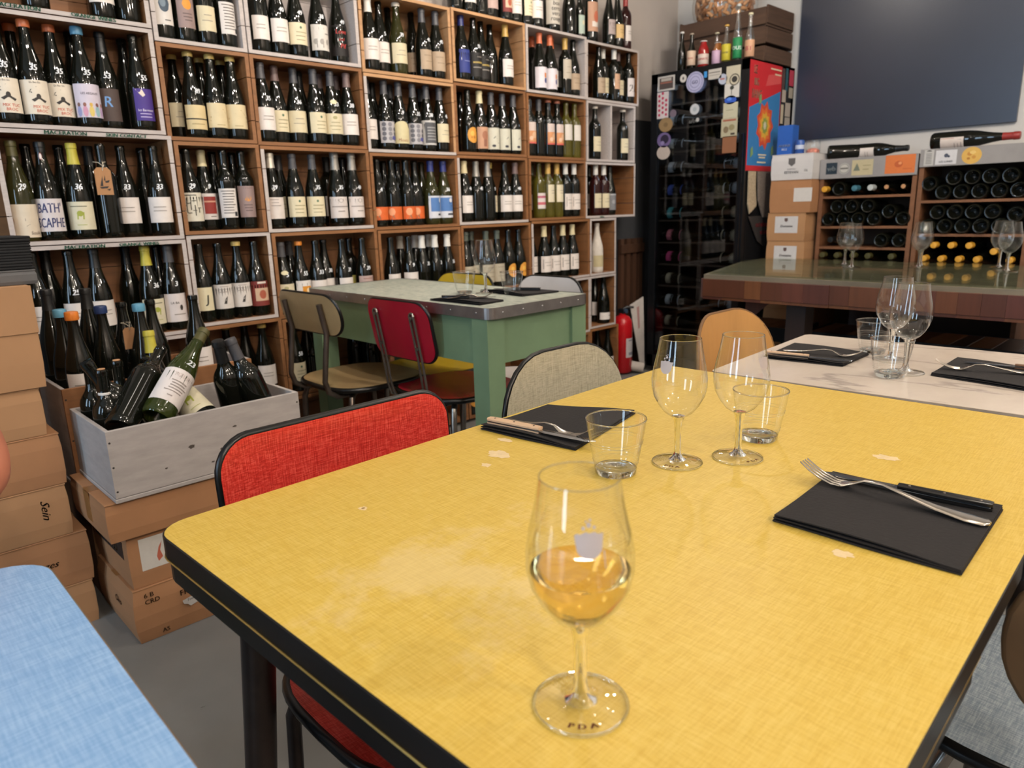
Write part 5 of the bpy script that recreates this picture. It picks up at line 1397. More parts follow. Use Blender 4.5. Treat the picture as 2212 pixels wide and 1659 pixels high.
def bench(label, cx, cy, w, l, z, nt_):
    t = thing('bench', label, 'bench', (cx, cy, 0), 0, 'tile-topped benches'); rnd = random.Random(nt_)
    bk = mat('black_steel', '#121315', .4, metal=.4)
    TM = [wood('bench_wood_%d' % i, h, 0, .2, .4, 8) for i, h in enumerate(['#4a2a1a', '#5d3520', '#6e4327', '#3b2319', '#80522f'])]
    y = -l/2; 
    while y < l/2-.02:
        s = min(rnd.uniform(.06, .11), l/2-y); MB().bbox(-w/2+.006, w/2-.006, y+.0008, y+s-.0008, z-.02, z, .0012).build('seat_block', TM[rnd.randrange(5)], t); y += s
    mb = MB(); mb.box(-w/2, -w/2+.006, -l/2-.006, l/2+.006, z-.075, z+.001).box(w/2-.006, w/2, -l/2-.006, l/2+.006, z-.075, z+.001).box(-w/2, w/2, -l/2-.006, -l/2, z-.075, z+.001).box(-w/2, w/2, l/2, l/2+.006, z-.075, z+.001); mb.build('steel_frame', bk, t)
    for sx in (-1, 1):
        for sy in (-1, 1): MB().box(sx*(w/2-.025)-.018, sx*(w/2-.025)+.018, sy*(l/2-.05)-.018, sy*(l/2-.05)+.018, 0, z-.075).build('leg', bk, t)
bench('long wood-tiled bench under the bar table', 3.80, .55, .34, 2.0, .455, 1)
bench('short wood-tiled bench at the left end of the bar table', 3.78, 1.80, .30, .36, .455, 2)
ZB = .7855
for q, (x, y) in enumerate([(3.80, 1.452), (3.655, 1.362), (3.86, 1.115), (3.78, 1.10), (3.93, .807), (3.735, .736)]):
    wineglass(['rear glass of the left pair on the bar table', 'front glass of the left pair on the bar table', 'rear glass of the middle pair on the bar table', 'front glass of the middle pair on the bar table', 'rear glass of the right pair on the bar table', 'front glass of the right pair on the bar table'][q], (x, y, ZB), scale=1.17)

# ================================================================ wine racks with lying bottles
RW = wood('rack_wood', '#7d5335', 1, .25); RG = mat('rack_grey_paint', '#8f8c8c', .7, var=.06)
def rack(label, y0, y1, z1, shelves, zbar, sticks):
    """front x = 4.25, depth .30; y0 > y1 seen from the front"""
    t = thing('wine_rack', label, 'rack', (4.25, (y0+y1)/2, 0), 0, 'wine racks under the blackboard'); w = (y0-y1)/2; D = .315
    for s in (-1, 1): MB().bbox(0, D, s*w-.011, s*w+.011, 0, z1-.002, .001).build('side_panel', RW, t)
    for z in shelves: MB().bbox(.0, D, -w+.011, w-.011, z-.007, z+.007, .001).build('shelf', RW, t)
    MB().box(D-.006, D, -w+.011, w-.011, .02, z1-.02).build('back_panel', mat('rack_back', '#3b2a1e', .8), t)
    MB().bbox(-.010, .006, -w-.011, w+.011, zbar, z1, .0015).build('header_board', RG, t)
    MB().bbox(0, D, -w+.011, w-.011, z1-.018, z1, .001).build('top_board', RG, t)
    return t, w
def sticker_on(t, y, z, w, h, yc, hexc, name='sticker', x=-.0108, disc=False, prints=(), mx=None):
    mb = MB(); yl = y-yc
    if disc: mb.add([(x, yl+w/2*math.cos(2*PI*k/24), z+h/2*math.sin(2*PI*k/24)) for k in range(24)], [tuple(range(24))[::-1]])
    else: mb.add([(x, yl+w/2, z-h/2), (x, yl-w/2, z-h/2), (x, yl-w/2, z+h/2), (x, yl+w/2, z+h/2)], [(0, 1, 2, 3)])
    o = mb.build(name, flat(hexc), t)
    if prints:
        ms = []; mb = MB()
        for i, p in enumerate(prints):
            m = flat(p[-1]); 
            if m not in ms: ms.append(m)
            j = ms.index(m); e = x-.0004-.0001*i
            if p[0] == 'r': a = [(p[1], p[3]), (p[2], p[3]), (p[2], p[4]), (p[1], p[4])]; mb.add([(e, yl+w*(.5-u), z+h*(v-.5)) for u, v in a], [(0, 1, 2, 3)], j)
            elif p[0] == 'e': mb.add([(e, yl+w*(.5-p[1]-p[3]*math.cos(2*PI*k/20)), z+h*(p[2]-.5+p[4]*math.sin(2*PI*k/20))) for k in range(20)], [tuple(range(20))], j)
            elif p[0] == 'p': mb.add([(e, yl+w*(.5-u), z+h*(v-.5)) for u, v in p[1]], [tuple(range(len(p[1])))], j)
            elif p[0] == 't': put_text(mb, p[1], lambda a, b: (e, yl+w*(.5-p[2])-a, z+h*(p[3]-.5)+b), p[4]*h, j, 0, 1., p[4]*h*.03)
        mb.build('print', ms, o)
    return o
def racks():
    t, w = rack('left wine rack with stickers on its grey header', 1.788, 1.300, 1.336, [.30, .55, .755, .842, .958, 1.125, .12], 1.228, None); yc = (1.788+1.300)/2
    MB().bbox(.0, .30, -.012, .012, .965, 1.118, .001)
    sticker_on(t, 1.734, 1.284, .062, .062, yc, '#1d2c38', prints=[('t', 'wb', .5, .5, .42, '#c9d2d6')])
    sticker_on(t, 1.664, 1.280, .060, .060, yc, '#a9a7a4', disc=True, prints=[('e', .5, .5, .42, .42, '#76736f'), ('e', .5, .5, .38, .38, '#b9b6b0'), ('r', .15, .85, .45, .58, '#5f5b57')])
    sticker_on(t, 1.567, 1.281, .112, .082, yc, '#b8ad8c', prints=[('p', [(.08, .3), (.4, .3), (.32, .55), (.24, .8), (.16, .55)], '#6f7668'), ('r', .52, .9, .6, .64, '#8a8163'), ('r', .52, .8, .35, .39, '#8a8163')])
    sticker_on(t, 1.375, 1.287, .148, .094, yc, '#d0733a', prints=[('e', .45, .5, .14, .18, '#b85a2c'), ('e', .5, .55, .06, .08, '#dd925e'), ('r', .6, .9, .2, .26, '#c06433')])
    t2, w2 = rack('right wine rack packed with bottle ends', 1.270, .775, 1.352, [.10, .35, .60, .75, .917, 1.088], 1.264, None); yc2 = (1.270+.775)/2
    sticker_on(t2, 1.239, 1.309, .045, .078, yc2, '#b7b5b2', prints=[('r', .2, .8, .12+.1*i, .16+.1*i, '#7c7a78') for i in range(7)] + [('p', [(.2, .9), (.8, .9), (.6, .98), (.4, .98)], '#55524f')])
    sticker_on(t2, 1.160, 1.307, .096, .070, yc2, '#c9c8cb', prints=[('e', .5, .62, .1, .14, '#4b5060'), ('e', .62, .55, .06, .08, '#3d4454'), ('t', 'LES LUNES', .5, .2, .13, '#62646c')])
    sticker_on(t2, 1.047, 1.308, .088, .082, yc2, '#cfa552', disc=True, prints=[('e', .4, .6, .12, .12, '#b98238'), ('e', .62, .4, .1, .1, '#bf8a3d'), ('e', .55, .68, .16, .1, '#dcbd72'), ('e', .36, .33, .08, .07, '#a8722e')])
    G = 'bottles lying in the wine racks'
    POS = ['first', 'second', 'third', 'fourth', 'fifth', 'sixth', 'seventh', 'eighth', 'ninth', 'tenth']
    def lying(rackw, row, pts):
        pts = sorted(pts, key=lambda q: -q[0])
        for i, q in enumerate(pts):
            y, z = q[0], q[1]; cap = q[2] if len(q) > 2 else None
            if cap:   # neck towards the room: bottle base at the back
                o = bottle('b', (4.25+.283, y, z), cap if cap in CAPS else '-', '-', '-', 'bottle lying neck outward, %s from left, %s, %s rack' % (POS[i], row, rackw), G, 0, (0, -PI/2, 0))
                if cap == 'corky': MB().lathe([(0, .2995), (.0115, .2995), (.0115, .301), (0, .3012)], 12).build('cork', mat('cork', '#b98a62', .85, var=.15, scale=90), o)
            else:
                o = bottle('b', (4.25-.004+random.uniform(-.012, .006), y, z), '-', '-', '-', 'bottle lying base outward, %s from left, %s, %s rack' % (POS[i], row, rackw), G, 0, (0, PI/2, 0))
    CAPS['rgold'] = ('#d39c33', .05, 'l', 'gold capsule'); CAPS['rteal'] = ('#3f6f80', .05, 'l', 'teal capsule'); CAPS['rwhite'] = ('#b6bcbc', .05, 'l', 'white capsule')
    f = .0398
    z = 1.132+f
    lying('left', 'top row', [(1.765, z, 'rgold'), (1.684, z), (1.598, z, 'rteal'), (1.514, z, 'rwhite'), (1.430, z, 'corky'), (1.346, z, 'corky')])
    z = .965+f
    lying('left', 'second row lower layer', [(1.732, z), (1.650, z), (1.567, z), (1.484, z), (1.338, z)])
    lying('left', 'second row upper layer', [(1.691, z+.0685), (1.6085, z+.0685), (1.5255, z+.0685), (1.411, z+.038)])
    z = .849+f
    lying('left', 'third row', [(1.71, z, 'black'), (1.437, z), (1.347, z)])
    z = .762+f
    lying('left', 'bottom row', [(1.75, z, 'olive'), (1.667, z, 'olive'), (1.578, z, 'olive'), (1.497, z, 'olive'), (1.375, z, 'olive')])
    z = 1.095+f
    lying('right', 'top row lower layer', [(1.158, z), (1.076, z), (.994, z), (.912, z), (.830, z)])
    lying('right', 'top row upper layer', [(1.226, z+.045), (1.117, z+.0695), (1.035, z+.0695), (.953, z+.0695), (.871, z+.0695)])
    z = .924+f
    lying('right', 'second row lower layer', [(1.213, z), (1.132, z), (1.051, z), (.970, z), (.889, z)])
    lying('right', 'second row upper layer', [(1.1725, z+.070), (1.0915, z+.070), (1.0105, z+.070), (.9295, z+.070), (.830, z+.055)])
    z = .757+f
    lying('right', 'gold-capped lower layer', [(1.212, z, 'rgold'), (1.131, z, 'rgold'), (1.050, z, 'rgold'), (.969, z, 'rgold'), (.828, z, 'rgold')])
    lying('right', 'gold-capped upper layer', [(1.1715, z+.0695, 'rgold'), (1.0905, z+.0695, 'rgold'), (1.0095, z+.0695, 'rgold'), (.9, z+.042, 'rgold')])
    # bottles lying on top of the racks
    GT = 'bottles lying on top of the racks'
    bottle('b', (4.40, 1.690, 1.336+.0402), 'black', 'wh', '-', 'dark bottle with white label lying on top of the left rack', GT, R(-45), (PI/2, 0, 0))
    bottle('b', (4.31, 1.79, 1.336+.0402), '-', '-', '-', 'dark bottle lying half hidden behind the left rack header', GT, R(-60), (PI/2, 0, R(30)))
    bottle('c', (4.37, 1.27, 1.352+.0432), 'redcap', 'tri', '-', 'long dark bottle with pink label lying on top of the right rack', GT, R(-45), (PI/2, 0, 0)).scale = (1.05, 1.05, 1.25)
racks()

# ================================================================ carton stack beside the fridge
WHITEC = mat('white_carton', '#c3c0bf', .8, var=.03)
def back_cartons():
    G = 'cartons stacked beside the fridge'; X = 4.15
    a = carton('white printed carton on top of the stack beside the fridge', X, X+.32, 1.803, 2.050, 1.231, 1.375, WHITEC, 'y', group=G, tape=False)
    d = .16
    def on(t, fn): pass
    pm = flat('#5d5a5a')
    mb = MB(); put_text(mb, 'ESTEVAN', lambda p, q: (-d-.0009, .0-p, .042+q), .014, 0, 0, 1, .0004); put_text(mb, 'CHATEAU', lambda p, q: (-d-.0009, .0-p, .06+q), .008, 0, 0, 1, 0); put_text(mb, '06', lambda p, q: (-d-.0009, -.085-p, .05+q), .014)
    mb.add([(-d-.0009, y, z) for y, z in [(.02, .12), (-.02, .12), (-.02, .09), (0, .075), (.02, .09)]], [(0, 1, 2, 3, 4)]); mb.build('printed_lettering', pm, a)
    b = carton('brown carton with plain white label, second in the stack by the fridge', X, X+.33, 1.803, 2.048, 1.046, 1.230, CARDB, 'y', group=G)
    face_rect(b, -.128, -.022, .062, .138, .165, flat('#c9c4bf'), 'x')
    c = carton('brown carton with crest label, third in the stack by the fridge', X, X+.33, 1.826, 2.055, .885, 1.045, CARDB2, 'y', group=G, tape=False)
    e = carton('brown carton with crest label, fourth in the stack by the fridge', X, X+.33, 1.822, 2.052, .715, .884, CARDB2, 'y', group=G, tape=False)
    for q in (c, e):
        face_rect(q, -.072, .066, .045, .14, .165, flat('#c3c0c0'), 'x')
        mb = MB(); put_text(mb, 'Domaine', lambda p, r: (-.1668, -.005-p, .085+r), .014, 0, .2, 1, .0004); mb.add([(-.1668, y, z) for y, z in [(.008, .13), (-.012, .13), (-.012, .115), (-.002, .108), (.008, .115)]], [(0, 1, 2, 3, 4)]); mb.build('printed_lettering', flat('#5f4a46'), q)
    z = 0.001
    for k, h in enumerate((.24, .24, .232)):
        carton(['lowest carton of the stack beside the fridge', 'second carton from the floor beside the fridge', 'third carton from the floor beside the fridge'][k], X, X+.33, 1.81, 2.05, z, z+h, CARDB2, 'y', group=G, tape=False); z += h+.0005
    # blue carton, can and jar on the white carton
    t = thing('blue_carton', 'tall blue carton standing behind the white box', 'box', (4.30, 2.03, 1.3755)); bl = mat('blue_card', '#2356a8', .5, var=.06)
    MB().bbox(-.04, .04, -.045, .045, 0, .17, .001).build('carton', bl, t)
    mb = MB(); put_text(mb, 'ALKINA', lambda p, q: (-.0412, -p, .055+q), .014, 0, .1, 1, .0005); put_text(mb, 'SELS', lambda p, q: (-.0412, -p, .035+q), .012); mb.build('printed_lettering', flat('#c9d2e0'), t)
    t = thing('blue_can', 'blue and white can beside the blue carton', 'can', (4.28, 1.945, 1.3755))
    MB().lathe([(0, 0), (.024, 0), (.026, .003), (.026, .075), (.022, .082), (0, .082)], 20).build('can_body', mat('blue_can_paint', '#2a4f94', .3, var=.25, scale=30), t, 40)
    MB().lathe([(.0262, .03), (.0264, .031), (.0264, .052), (.0262, .053)], 20).build('label_band', flat('#aeb8cc'), t, 40)
    t = thing('glass_jar', 'clear glass jar with coloured tokens on the white box', 'jar', (4.30, 1.875, 1.3755))
    MB().lathe([(0, .001), (.036, .001), (.04, .006), (.04, .062), (.038, .07), (.0385, .078)], 24).build('jar_wall', TG, t, 60)
    MB().lathe([(.034, .003), (.037, .02), (.02, .03), (0, .032)], 12).build('tokens', mat('tokens', '#c78070', .6, var=.6, scale=60), t)
back_cartons()
struct_b = None
def blackboard():
    t = thing('blackboard', 'large unframed blackboard on the back wall', 'blackboard', (4.579, 1.53, 1.475))
    m, nt, b = newmat('slate_black'); f = noise_fac(nt, 1.4, (1, 1, 1), 5)
    nt.links.new(ramp(nt, f, [(.3, lin('#1a2133')), (.7, lin('#222a3e'))]), b.inputs['Base Color']); b.inputs['Roughness'].default_value = .33; b.inputs['Specular IOR Level'].default_value = .8
    MB().bbox(-.022, -.001, -.585, .585, 0, 1.25, .002).build('board', m, t)
blackboard()

# ================================================================ glass-door wine fridge
def fridge():
    X0, X1, Y0, Y1, H = 4.0, 4.57, 2.14, 2.80, 1.905
    bk = mat('fridge_black', '#121315', .28, var=.1, scale=4); t = thing('wine_fridge', 'tall black glass-door wine fridge covered in stickers', 'fridge', (X0, (Y0+Y1)/2, 0))
    w = (Y1-Y0)/2; D = X1-X0
    mb = MB(); mb.box(.04, D, -w, -w+.03, .04, H).box(.04, D, w-.03, w, .04, H).box(.04, D, -w, w, H-.035, H).box(.04, D, -w, w, .04, .12).box(D-.03, D, -w, w, .04, H)
    mb.build('cabinet', bk, t)
    mb = MB(); mb.box(.0, .038, -w, -w+.045, .04, H-.002).box(.0, .038, w-.045, w, .04, H-.002).box(0, .038, -w, w, H-.06, H-.002).box(0, .038, -w, w, .04, .12)
    d = mb.build('door', bk, t)
    MB().box(.012, .018, -w+.045, w-.045, .12, H-.06).build('door_glass', thin_glass('smoked_glass', (.74, .75, .77), .03, 2.5, .5), d)
    MB().bbox(-.022, -.004, -w+.006, -w+.022, .75, 1.5, .002).build('handle', mat('handle_black', '#1d2026', .2, metal=.6), d)
    sh = mat('fridge_shelf', '#3b3228', .6)
    for k in range(11): 
        z = .30+k*.142; MB().box(.07, D-.04, -w+.03, w-.03, z-.005, z+.004).build('shelf', sh, t)
    yc = (Y0+Y1)/2
    ST = [(2.691, 1.841, .124, .085, 0, '#b9b5b0', [('r', .1, .9, .12, .88, '#4e4442'), ('r', .16, .84, .5, .6, '#8e5a4c'), ('r', .2, .8, .65, .85, '#a9a29a')], 'photo sticker'),
     (2.57, 1.853, .046, .046, 1, '#c4bfba', [('e', .5, .5, .12, .2, '#45413e')], 0), (2.488, 1.821, .121, .118, 1, '#a3a3c2', [('e', .5, .5, .42, .42, '#7b7ba0'), ('e', .5, .5, .39, .39, '#a9a9c8'), ('e', .5, .5, .28, .28, '#7b7ba0'), ('e', .5, .5, .25, .25, '#a9a9c8'), ('t', 'GO', .5, .5, .16, '#4f4f80')], 0),
     (2.418, 1.853, .02, .034, 0, '#3f8fd0', [], 0), (2.356, 1.848, .085, .055, 0, '#b9b4ac', [('r', .05, .9, .62, .7, '#5a5652'), ('r', .05, .9, .36, .42, '#8d8882')], 0), (2.303, 1.812, .056, .058, 1, '#aab0c0', [('r', .2, .7, .45, .6, '#a56a66')], 0),
     (2.237, 1.828, .089, .095, 0, '#b9b19c', [('e', .6, .2, .36, .34, '#3c3a34'), ('e', .6, .2, .3, .28, '#b9b19c'), ('e', .6, .22, .2, .18, '#34322e')], 0), (2.242, 1.742, .093, .078, 0, '#c3c0ba', [('e', .5, .7, .14, .14, '#33362f'), ('r', .46, .5, .2, .65, '#4b4e46')], 0),
     (2.249, 1.692, .075, .048, 1, '#2f55b4', [('e', .4, .6, .2, .2, '#4f80d6')], 0), (2.246, 1.635, .093, .085, 0, '#b7b39b', [('r', .2, .7, .5, .54, '#918d76')], 0),
     (2.713, 1.715, .084, .155, 0, '#c9c0c0', [('e', .2+.3*(i % 3), .14+.18*(i//3)+(.09 if i % 3 == 1 else 0), .1, .055, '#b23a58') for i in range(14)], 'hearts'), (2.636, 1.66, .048, .045, 1, '#6f6270', [], 0), (2.484, 1.667, .064, .062, 1, '#b9bcc0', [('e', .5, .5, .2, .2, '#9ea6ac')], 0),
     (2.688, 1.598, .102, .086, 1, '#8f7551', [('e', .5, .5, .16, .16, '#7b6344')], 0), (2.699, 1.508, .102, .090, 1, '#6a5b86', [('e', .55, .55, .3, .3, '#2c2438'), ('e', .4, .3, .14, .14, '#8a7ca6')], 0), (2.701, 1.432, .100, .084, 1, '#b7a9a0', [], 0),
     (2.249, 1.540, .104, .104, 0, '#aca58c', [('r', .1, .9, .84, .94, '#a0604c'), ('e', .3, .4, .16, .18, '#7a6a52'), ('e', .65, .5, .18, .16, '#8d8462'), ('r', .6, .85, .1, .2, '#3e382f')], 0), (2.244, 1.445, .090, .094, 0, '#8a5c40', [], 0)]
    for y, z, sw, shh, disc, c, pr, _n in ST: sticker_on(d, y, z, sw, shh, yc, c, 'sticker', -.0006, bool(disc), pr)
    mb = MB(); put_text(mb, 'u/o', lambda a, b: (-.0008, 2.50-yc-a, 1.602+b), .024, 0, .3, 1, .001); mb.add([(-.0008, 2.462-yc+.012*math.cos(2*PI*k/14), 1.605+.012*math.sin(2*PI*k/14)) for k in range(14)], [tuple(range(14))]); mb.build('sticker_lettering', flat('#a9a8a6'), d)
    # side of the cabinet: poster and stickers (y = 2.14)
    def side(poly, hexc, parent, name, e):
        mb = MB(); mb.add([(x-X0, -w-.0006-e, z) for x, z in poly], [tuple(range(len(poly)))]); return mb.build(name, flat(hexc), parent)
    P = thing('poster', 'red and blue LE BIG BANG poster on the side of the fridge', 'poster', (4.0, 2.1385, 0))
    def pp(poly, hexc, name='print', e=.0, parent=None):
        mb = MB(); mb.add([(x-4.0, -e, z) for x, z in poly], [tuple(range(len(poly)))]); return mb.build(name, flat(hexc), parent or P)
    sheet = MB().box(.008, .40, -.0004, .0004, 1.292, 1.896).build('sheet', flat('#b3232a'), P)
    pp([(4.018, 1.642), (4.392, 1.757), (4.392, 1.322), (4.018, 1.322)], '#2f6ea4', e=.0008, parent=sheet)
    c = (4.213, 1.551)
    for rr, hx, e in ((1., '#b8452c', .0012), (.78, '#c9642c', .0015), (.58, '#c79a35', .0018), (.36, '#7d8a40', .0021), (.18, '#b9b49a', .0024)):
        pp([(c[0]+.095*rr*(1+.13*(-1)**k)*math.cos(2*PI*k/18), c[1]+.125*rr*(1+.13*(-1)**k)*math.sin(2*PI*k/18)) for k in range(18)], hx, e=e, parent=sheet)
    for x, z in ((4.14, 1.69), (4.065, 1.395), (4.32, 1.41)): pp([(x-.012, z-.03), (x+.02, z-.01), (x+.012, z+.035), (x-.012, z+.02)], '#6d8b5a', e=.0027, parent=sheet)
    pp([(4.20, 1.77), (4.39, 1.80), (4.385, 1.85), (4.23, 1.835)], '#c04a4a', e=.001, parent=sheet)
    mb = MB()
    for s, x, z, h in (('LE', 4.075, 1.85, .045), ('BIG', 4.09, 1.785, .04), ('BANG', 4.10, 1.72, .048)): put_text(mb, s, lambda a, b: (x-4.0+a, -.0012, z+b), h, 0, 0, .62, .001)
    for x0, x1, z in ((4.255, 4.39, 1.872), (4.31, 4.39, 1.845), (4.15, 4.25, 1.385), (4.16, 4.24, 1.37), (4.14, 4.25, 1.342)): mb.add([(x0-4, -.0012, z-.004), (x1-4, -.0012, z-.004), (x1-4, -.0012, z+.004), (x0-4, -.0012, z+.004)], [(0, 1, 2, 3)])
    mb.build('lettering', flat('#cbbfa0'), sheet)
    for i, (x, z, a, b, c2) in enumerate([(4.425, 1.83, .035, .12, '#4b3a38'), (4.468, 1.83, .03, .13, '#2a5560'), (4.53, 1.845, .06, .09, '#a8364a'), (4.53, 1.76, .055, .06, '#9d9586'), (4.44, 1.735, .05, .07, '#a79c90'), (4.50, 1.66, .07, .08, '#a39a90'), (4.425, 1.63, .035, .11, '#b0a58f'), (4.50, 1.585, .07, .06, '#9b958d')]):
        side([(x-a/2, z-b/2), (x+a/2, z-b/2), (x+a/2, z+b/2), (x-a/2, z+b/2)], c2, t, 'side_sticker', .0003*i)
    # knitted cloths and pennant hanging under the poster
    for lab, poly, hx, e in (('narrow cream strip hanging under the poster', [(4.03, 1.289), (4.115, 1.289), (4.12, 1.20), (4.14, 1.09), (4.06, 1.045), (4.035, 1.10)], '#a2927a', .004), ('grey knitted cloth hanging under the poster', [(4.13, 1.289), (4.32, 1.289), (4.31, 1.12), (4.285, 1.02), (4.22, 1.02), (4.15, 1.12)], '#6f645c', .008)):
        mb = MB().prism([(x-4.1, z) for x, z in poly], -.003, .003, axis='y'); tag(mb.build('hanging_cloth', mat('cloth_'+hx.strip('#'), hx, .95, var=.25, scale=120, bump=.6), None, None, (4.1, 2.132-e, 0)), lab, 'cloth')
    pn = thing('pennant', 'dark pennant with red words on the fridge side', 'pennant', (4.2, 2.131, 0))
    c = MB().prism([(-.145, 1.03), (.14, 1.03), (.145, .85), (.06, .845), (-.02, .88)], -.001, .001, axis='y').build('cloth', mat('dark_pennant', '#2a2422', .9), pn)
    mb = MB(); put_text(mb, 'OLÉ MÉROU', lambda a, b: (.03+a, -.0016, .975+b), .022, 0, 0, .9, .0012); put_text(mb, 'VOUPS', lambda a, b: (.055+a, -.0016, .928+b), .022, 0, 0, .9, .0012); mb.build('lettering', flat('#a82a35'), c)
    lamp('fridge_fill', 'AREA', (4.09, 2.47, H-.07), 6, (.75, .88, 1), .05, (4.09, 2.47, 0), sy=.5)  # added fill light inside the cabinet, brightens the dim bottle labels
    # bottles lying inside, seen through the door
    G = 'bottles lying inside the fridge'
    LAB['fg'] = ('pale label', '#8f9aa0', .095, .05, .10, [('r', .2, .8, .5, .54, '#6c777d')]); LAB['fb'] = ('blue label', '#33468a', .095, .05, .10, []); LAB['ft'] = ('teal label', '#3c8085', .095, .05, .10, []); LAB['fp'] = ('pink label', '#9c5a66', .095, .05, .10, []); LAB['fm'] = ('magenta label', '#a03a68', .095, .05, .10, []); LAB['fc'] = ('cream label', '#8a8672', .095, .05, .10, [])
    zs = [.30+k*.142+.0045+.0405 for k in range(11)]; lab = ['fc', 'fg', 'fc', 'fm', 'fp', 'ft', 'fb', 'fg', 'fg', 'fg', 'fg']; lab2 = ['fc', 'fg', 'fc', 'fc', 'fc', 'fc', 'fg', 'fg', 'fg', 'fc', 'fg']
    nm = ['lowest', 'second', 'third', 'fourth', 'fifth', 'sixth', 'seventh', 'eighth', 'ninth', 'tenth', 'top']
    for k in range(11):
        if k == 10: continue
        bottle('b', (4.115, 2.765, zs[k]), '-', lab[k], '-', 'bottle lying at left behind the fridge door, %s shelf from the bottom' % nm[k], G, R(-118)+random.uniform(-.2, .2), (PI/2, 0, 0))
        bottle('b', (4.125, 2.175, zs[k]), '-', lab2[k], '-', 'bottle lying at right behind the fridge door, %s shelf from the bottom' % nm[k], G, R(-62)+random.uniform(-.2, .2), (-PI/2, 0, 0))
fridge()
def fridge_top():
    dk = wood('old_crate_wood', '#4f3a2c', 1, .35, .85); dkx = wood('old_crate_wood_x', '#4b372a', 0, .35, .85)
    t = thing('old_wooden_crate', 'weathered brown slatted crate on top of the fridge', 'crate', (4.39, 2.455, 1.906)); w, d = .29, .165
    for i, (z0, z1) in enumerate(((.004, .092), (.104, .196), (.208, .30))):
        o = random.uniform(0, .004)
        MB().bbox(-d-.012, -d, -w+o, w-o, z0, z1, .002).build('front_slat', dk, t); MB().bbox(d, d+.012, -w, w, z0, z1, .002).build('back_slat', dk, t)
        for s in (-1, 1): MB().bbox(-d, d, s*w-.006, s*w+.006, z0+.006, z1+(.012 if i == 2 else -.002), .002).build('end_slat', dkx, t)
    MB().box(-d, d, -w, w, 0, .01).build('base_board', dkx, t); MB().box(-d, d, -w, w, .20, .21).build('inner_board', dkx, t)
    # glass globe of corks standing in the crate
    gx, gy, gz, gr = 4.39, 2.535, 2.118, .20
    g = thing('glass_globe', 'round glass vase full of corks on the brown crate', 'vase', (gx, gy, gz))
    pr = [(0, .002), (.07, .002)] + [(gr*math.sin(a), .19-gr*.97*math.cos(a)) for a in [R(22)+k*R(12) for k in range(0, 11)]]
    MB().lathe(pr, 36).build('globe_wall', TG, g, 60)
    ck = mat('cork', '#b98a62', .85, var=.15, scale=90); me = MB().lathe([(0, -.022), (.0095, -.022), (.0115, -.02), (.0115, .02), (.0095, .022), (0, .022)], 10).mesh('cork', ck, 50)
    ck2 = mat('cork_dark', '#8d5f3d', .85, var=.2, scale=90); me2 = MB().lathe([(0, -.022), (.0095, -.022), (.0115, -.02), (.0115, .02), (.0095, .022), (0, .022)], 10).mesh('cork', ck2, 50)
    rnd = random.Random(9); pts = []
    n = 0; tries = 0
    while n < 150 and tries < 6000:
        tries += 1; u = rnd.uniform(-1, .55); a = rnd.uniform(0, 2*PI)
        if not (-PI*.95 < a-2*PI*0 and True): continue
        rr = gr*.97-.024; p = Vector((math.sqrt(1-u*u)*math.cos(a), math.sqrt(1-u*u)*math.sin(a), u))*rr
        if p.x > .06: continue
        p.z += .19
        if p.z < .022 or any((p-q).length < .0265 for q in pts): continue
        pts.append(p); n += 1
        nrm = Vector((p.x, p.y, p.z-.19)).normalized(); tg = nrm.orthogonal().normalized(); tg.rotate(Matrix.Rotation(rnd.uniform(0, PI), 3, nrm))
        tag(obj('wine_cork', me if rnd.random() < .6 else me2, None, (gx+p.x, gy+p.y, gz+p.z), tg.to_track_quat('Z', 'Y').to_euler()), 'wine cork piled in the round glass vase', 'cork', 'corks in the glass vase')
    # soft drinks and juices standing along the front of the fridge top
    def small(label, y, h, prof, glass, cap, capc, lab, labc, extra=None, x=4.075):
        t = thing('small_bottle', label, 'bottle', (x, y, 1.906), 0, 'small bottles on top of the fridge')
        MB().lathe([(r, z*h) for r, z in prof], 20).build('bottle_body', glass, t, 50)
        rr = max(r for r, z in prof)
        if cap: MB().lathe([(prof[-2][0]*.9, h*.965), (prof[-2][0]*1.25, h*.966), (prof[-2][0]*1.3, h*.99), (prof[-2][0]*1.05, h*1.008), (0, h*1.01)], 16).build('cap', flat(capc, .35), t, 50)
        if lab:
            o = MB().lathe([(rr+.0003, h*lab[0]), (rr+.0008, h*lab[0]+.0005), (rr+.0008, h*lab[1]-.0005), (rr+.0003, h*lab[1])], 24).build('label', flat(labc), t, 50)
            if extra:
                mb = MB(); put_text(mb, extra[0], lambda a, b: ((rr+.0014)*math.sin(-PI/2+.3+a/rr), -(rr+.0014)*math.cos(-PI/2+.3+a/rr), h*(lab[0]+lab[1])/2+b), extra[1], 0, 0, 1, .0006); mb.build('print', flat(extra[2]), o)
    NK = [(0, .01), (.022, 0), (.026, .02), (.026, .42), (.022, .55), (.013, .70), (.0105, .80), (.0105, .96), (.0105, .995), (0, 1)]
    WD = [(0, .01), (.028, 0), (.032, .03), (.032, .62), (.027, .76), (.018, .88), (.017, .97), (.017, .995), (0, 1)]
    clear = thin_glass('drink_glass', (.93, .95, .93), .08); dg = GLASS['dark']
    redj = mat('red_juice', '#8e1f1e', .08); orj = mat('orange_juice', '#a8601c', .08); yl = mat('yellow_drink', '#b7a13c', .08, var=.05)
    small('dark small bottle with silver-white top at the left of the fridge top', 2.634, .225, NK, dg, True, '#c6c3bf', None, None)
    small('dark small bottle with cream label on the fridge top', 2.565, .205, NK, dg, True, '#9b8c7a', (.12, .52), '#c6ad97', ('brut', .012, '#a5584a'))
    small('red juice bottle with white cap on the fridge top', 2.483, .150, WD, redj, True, '#cfcac5', (.12, .5), '#c3b4aa', ('TOMATE', .013, '#93302c'))
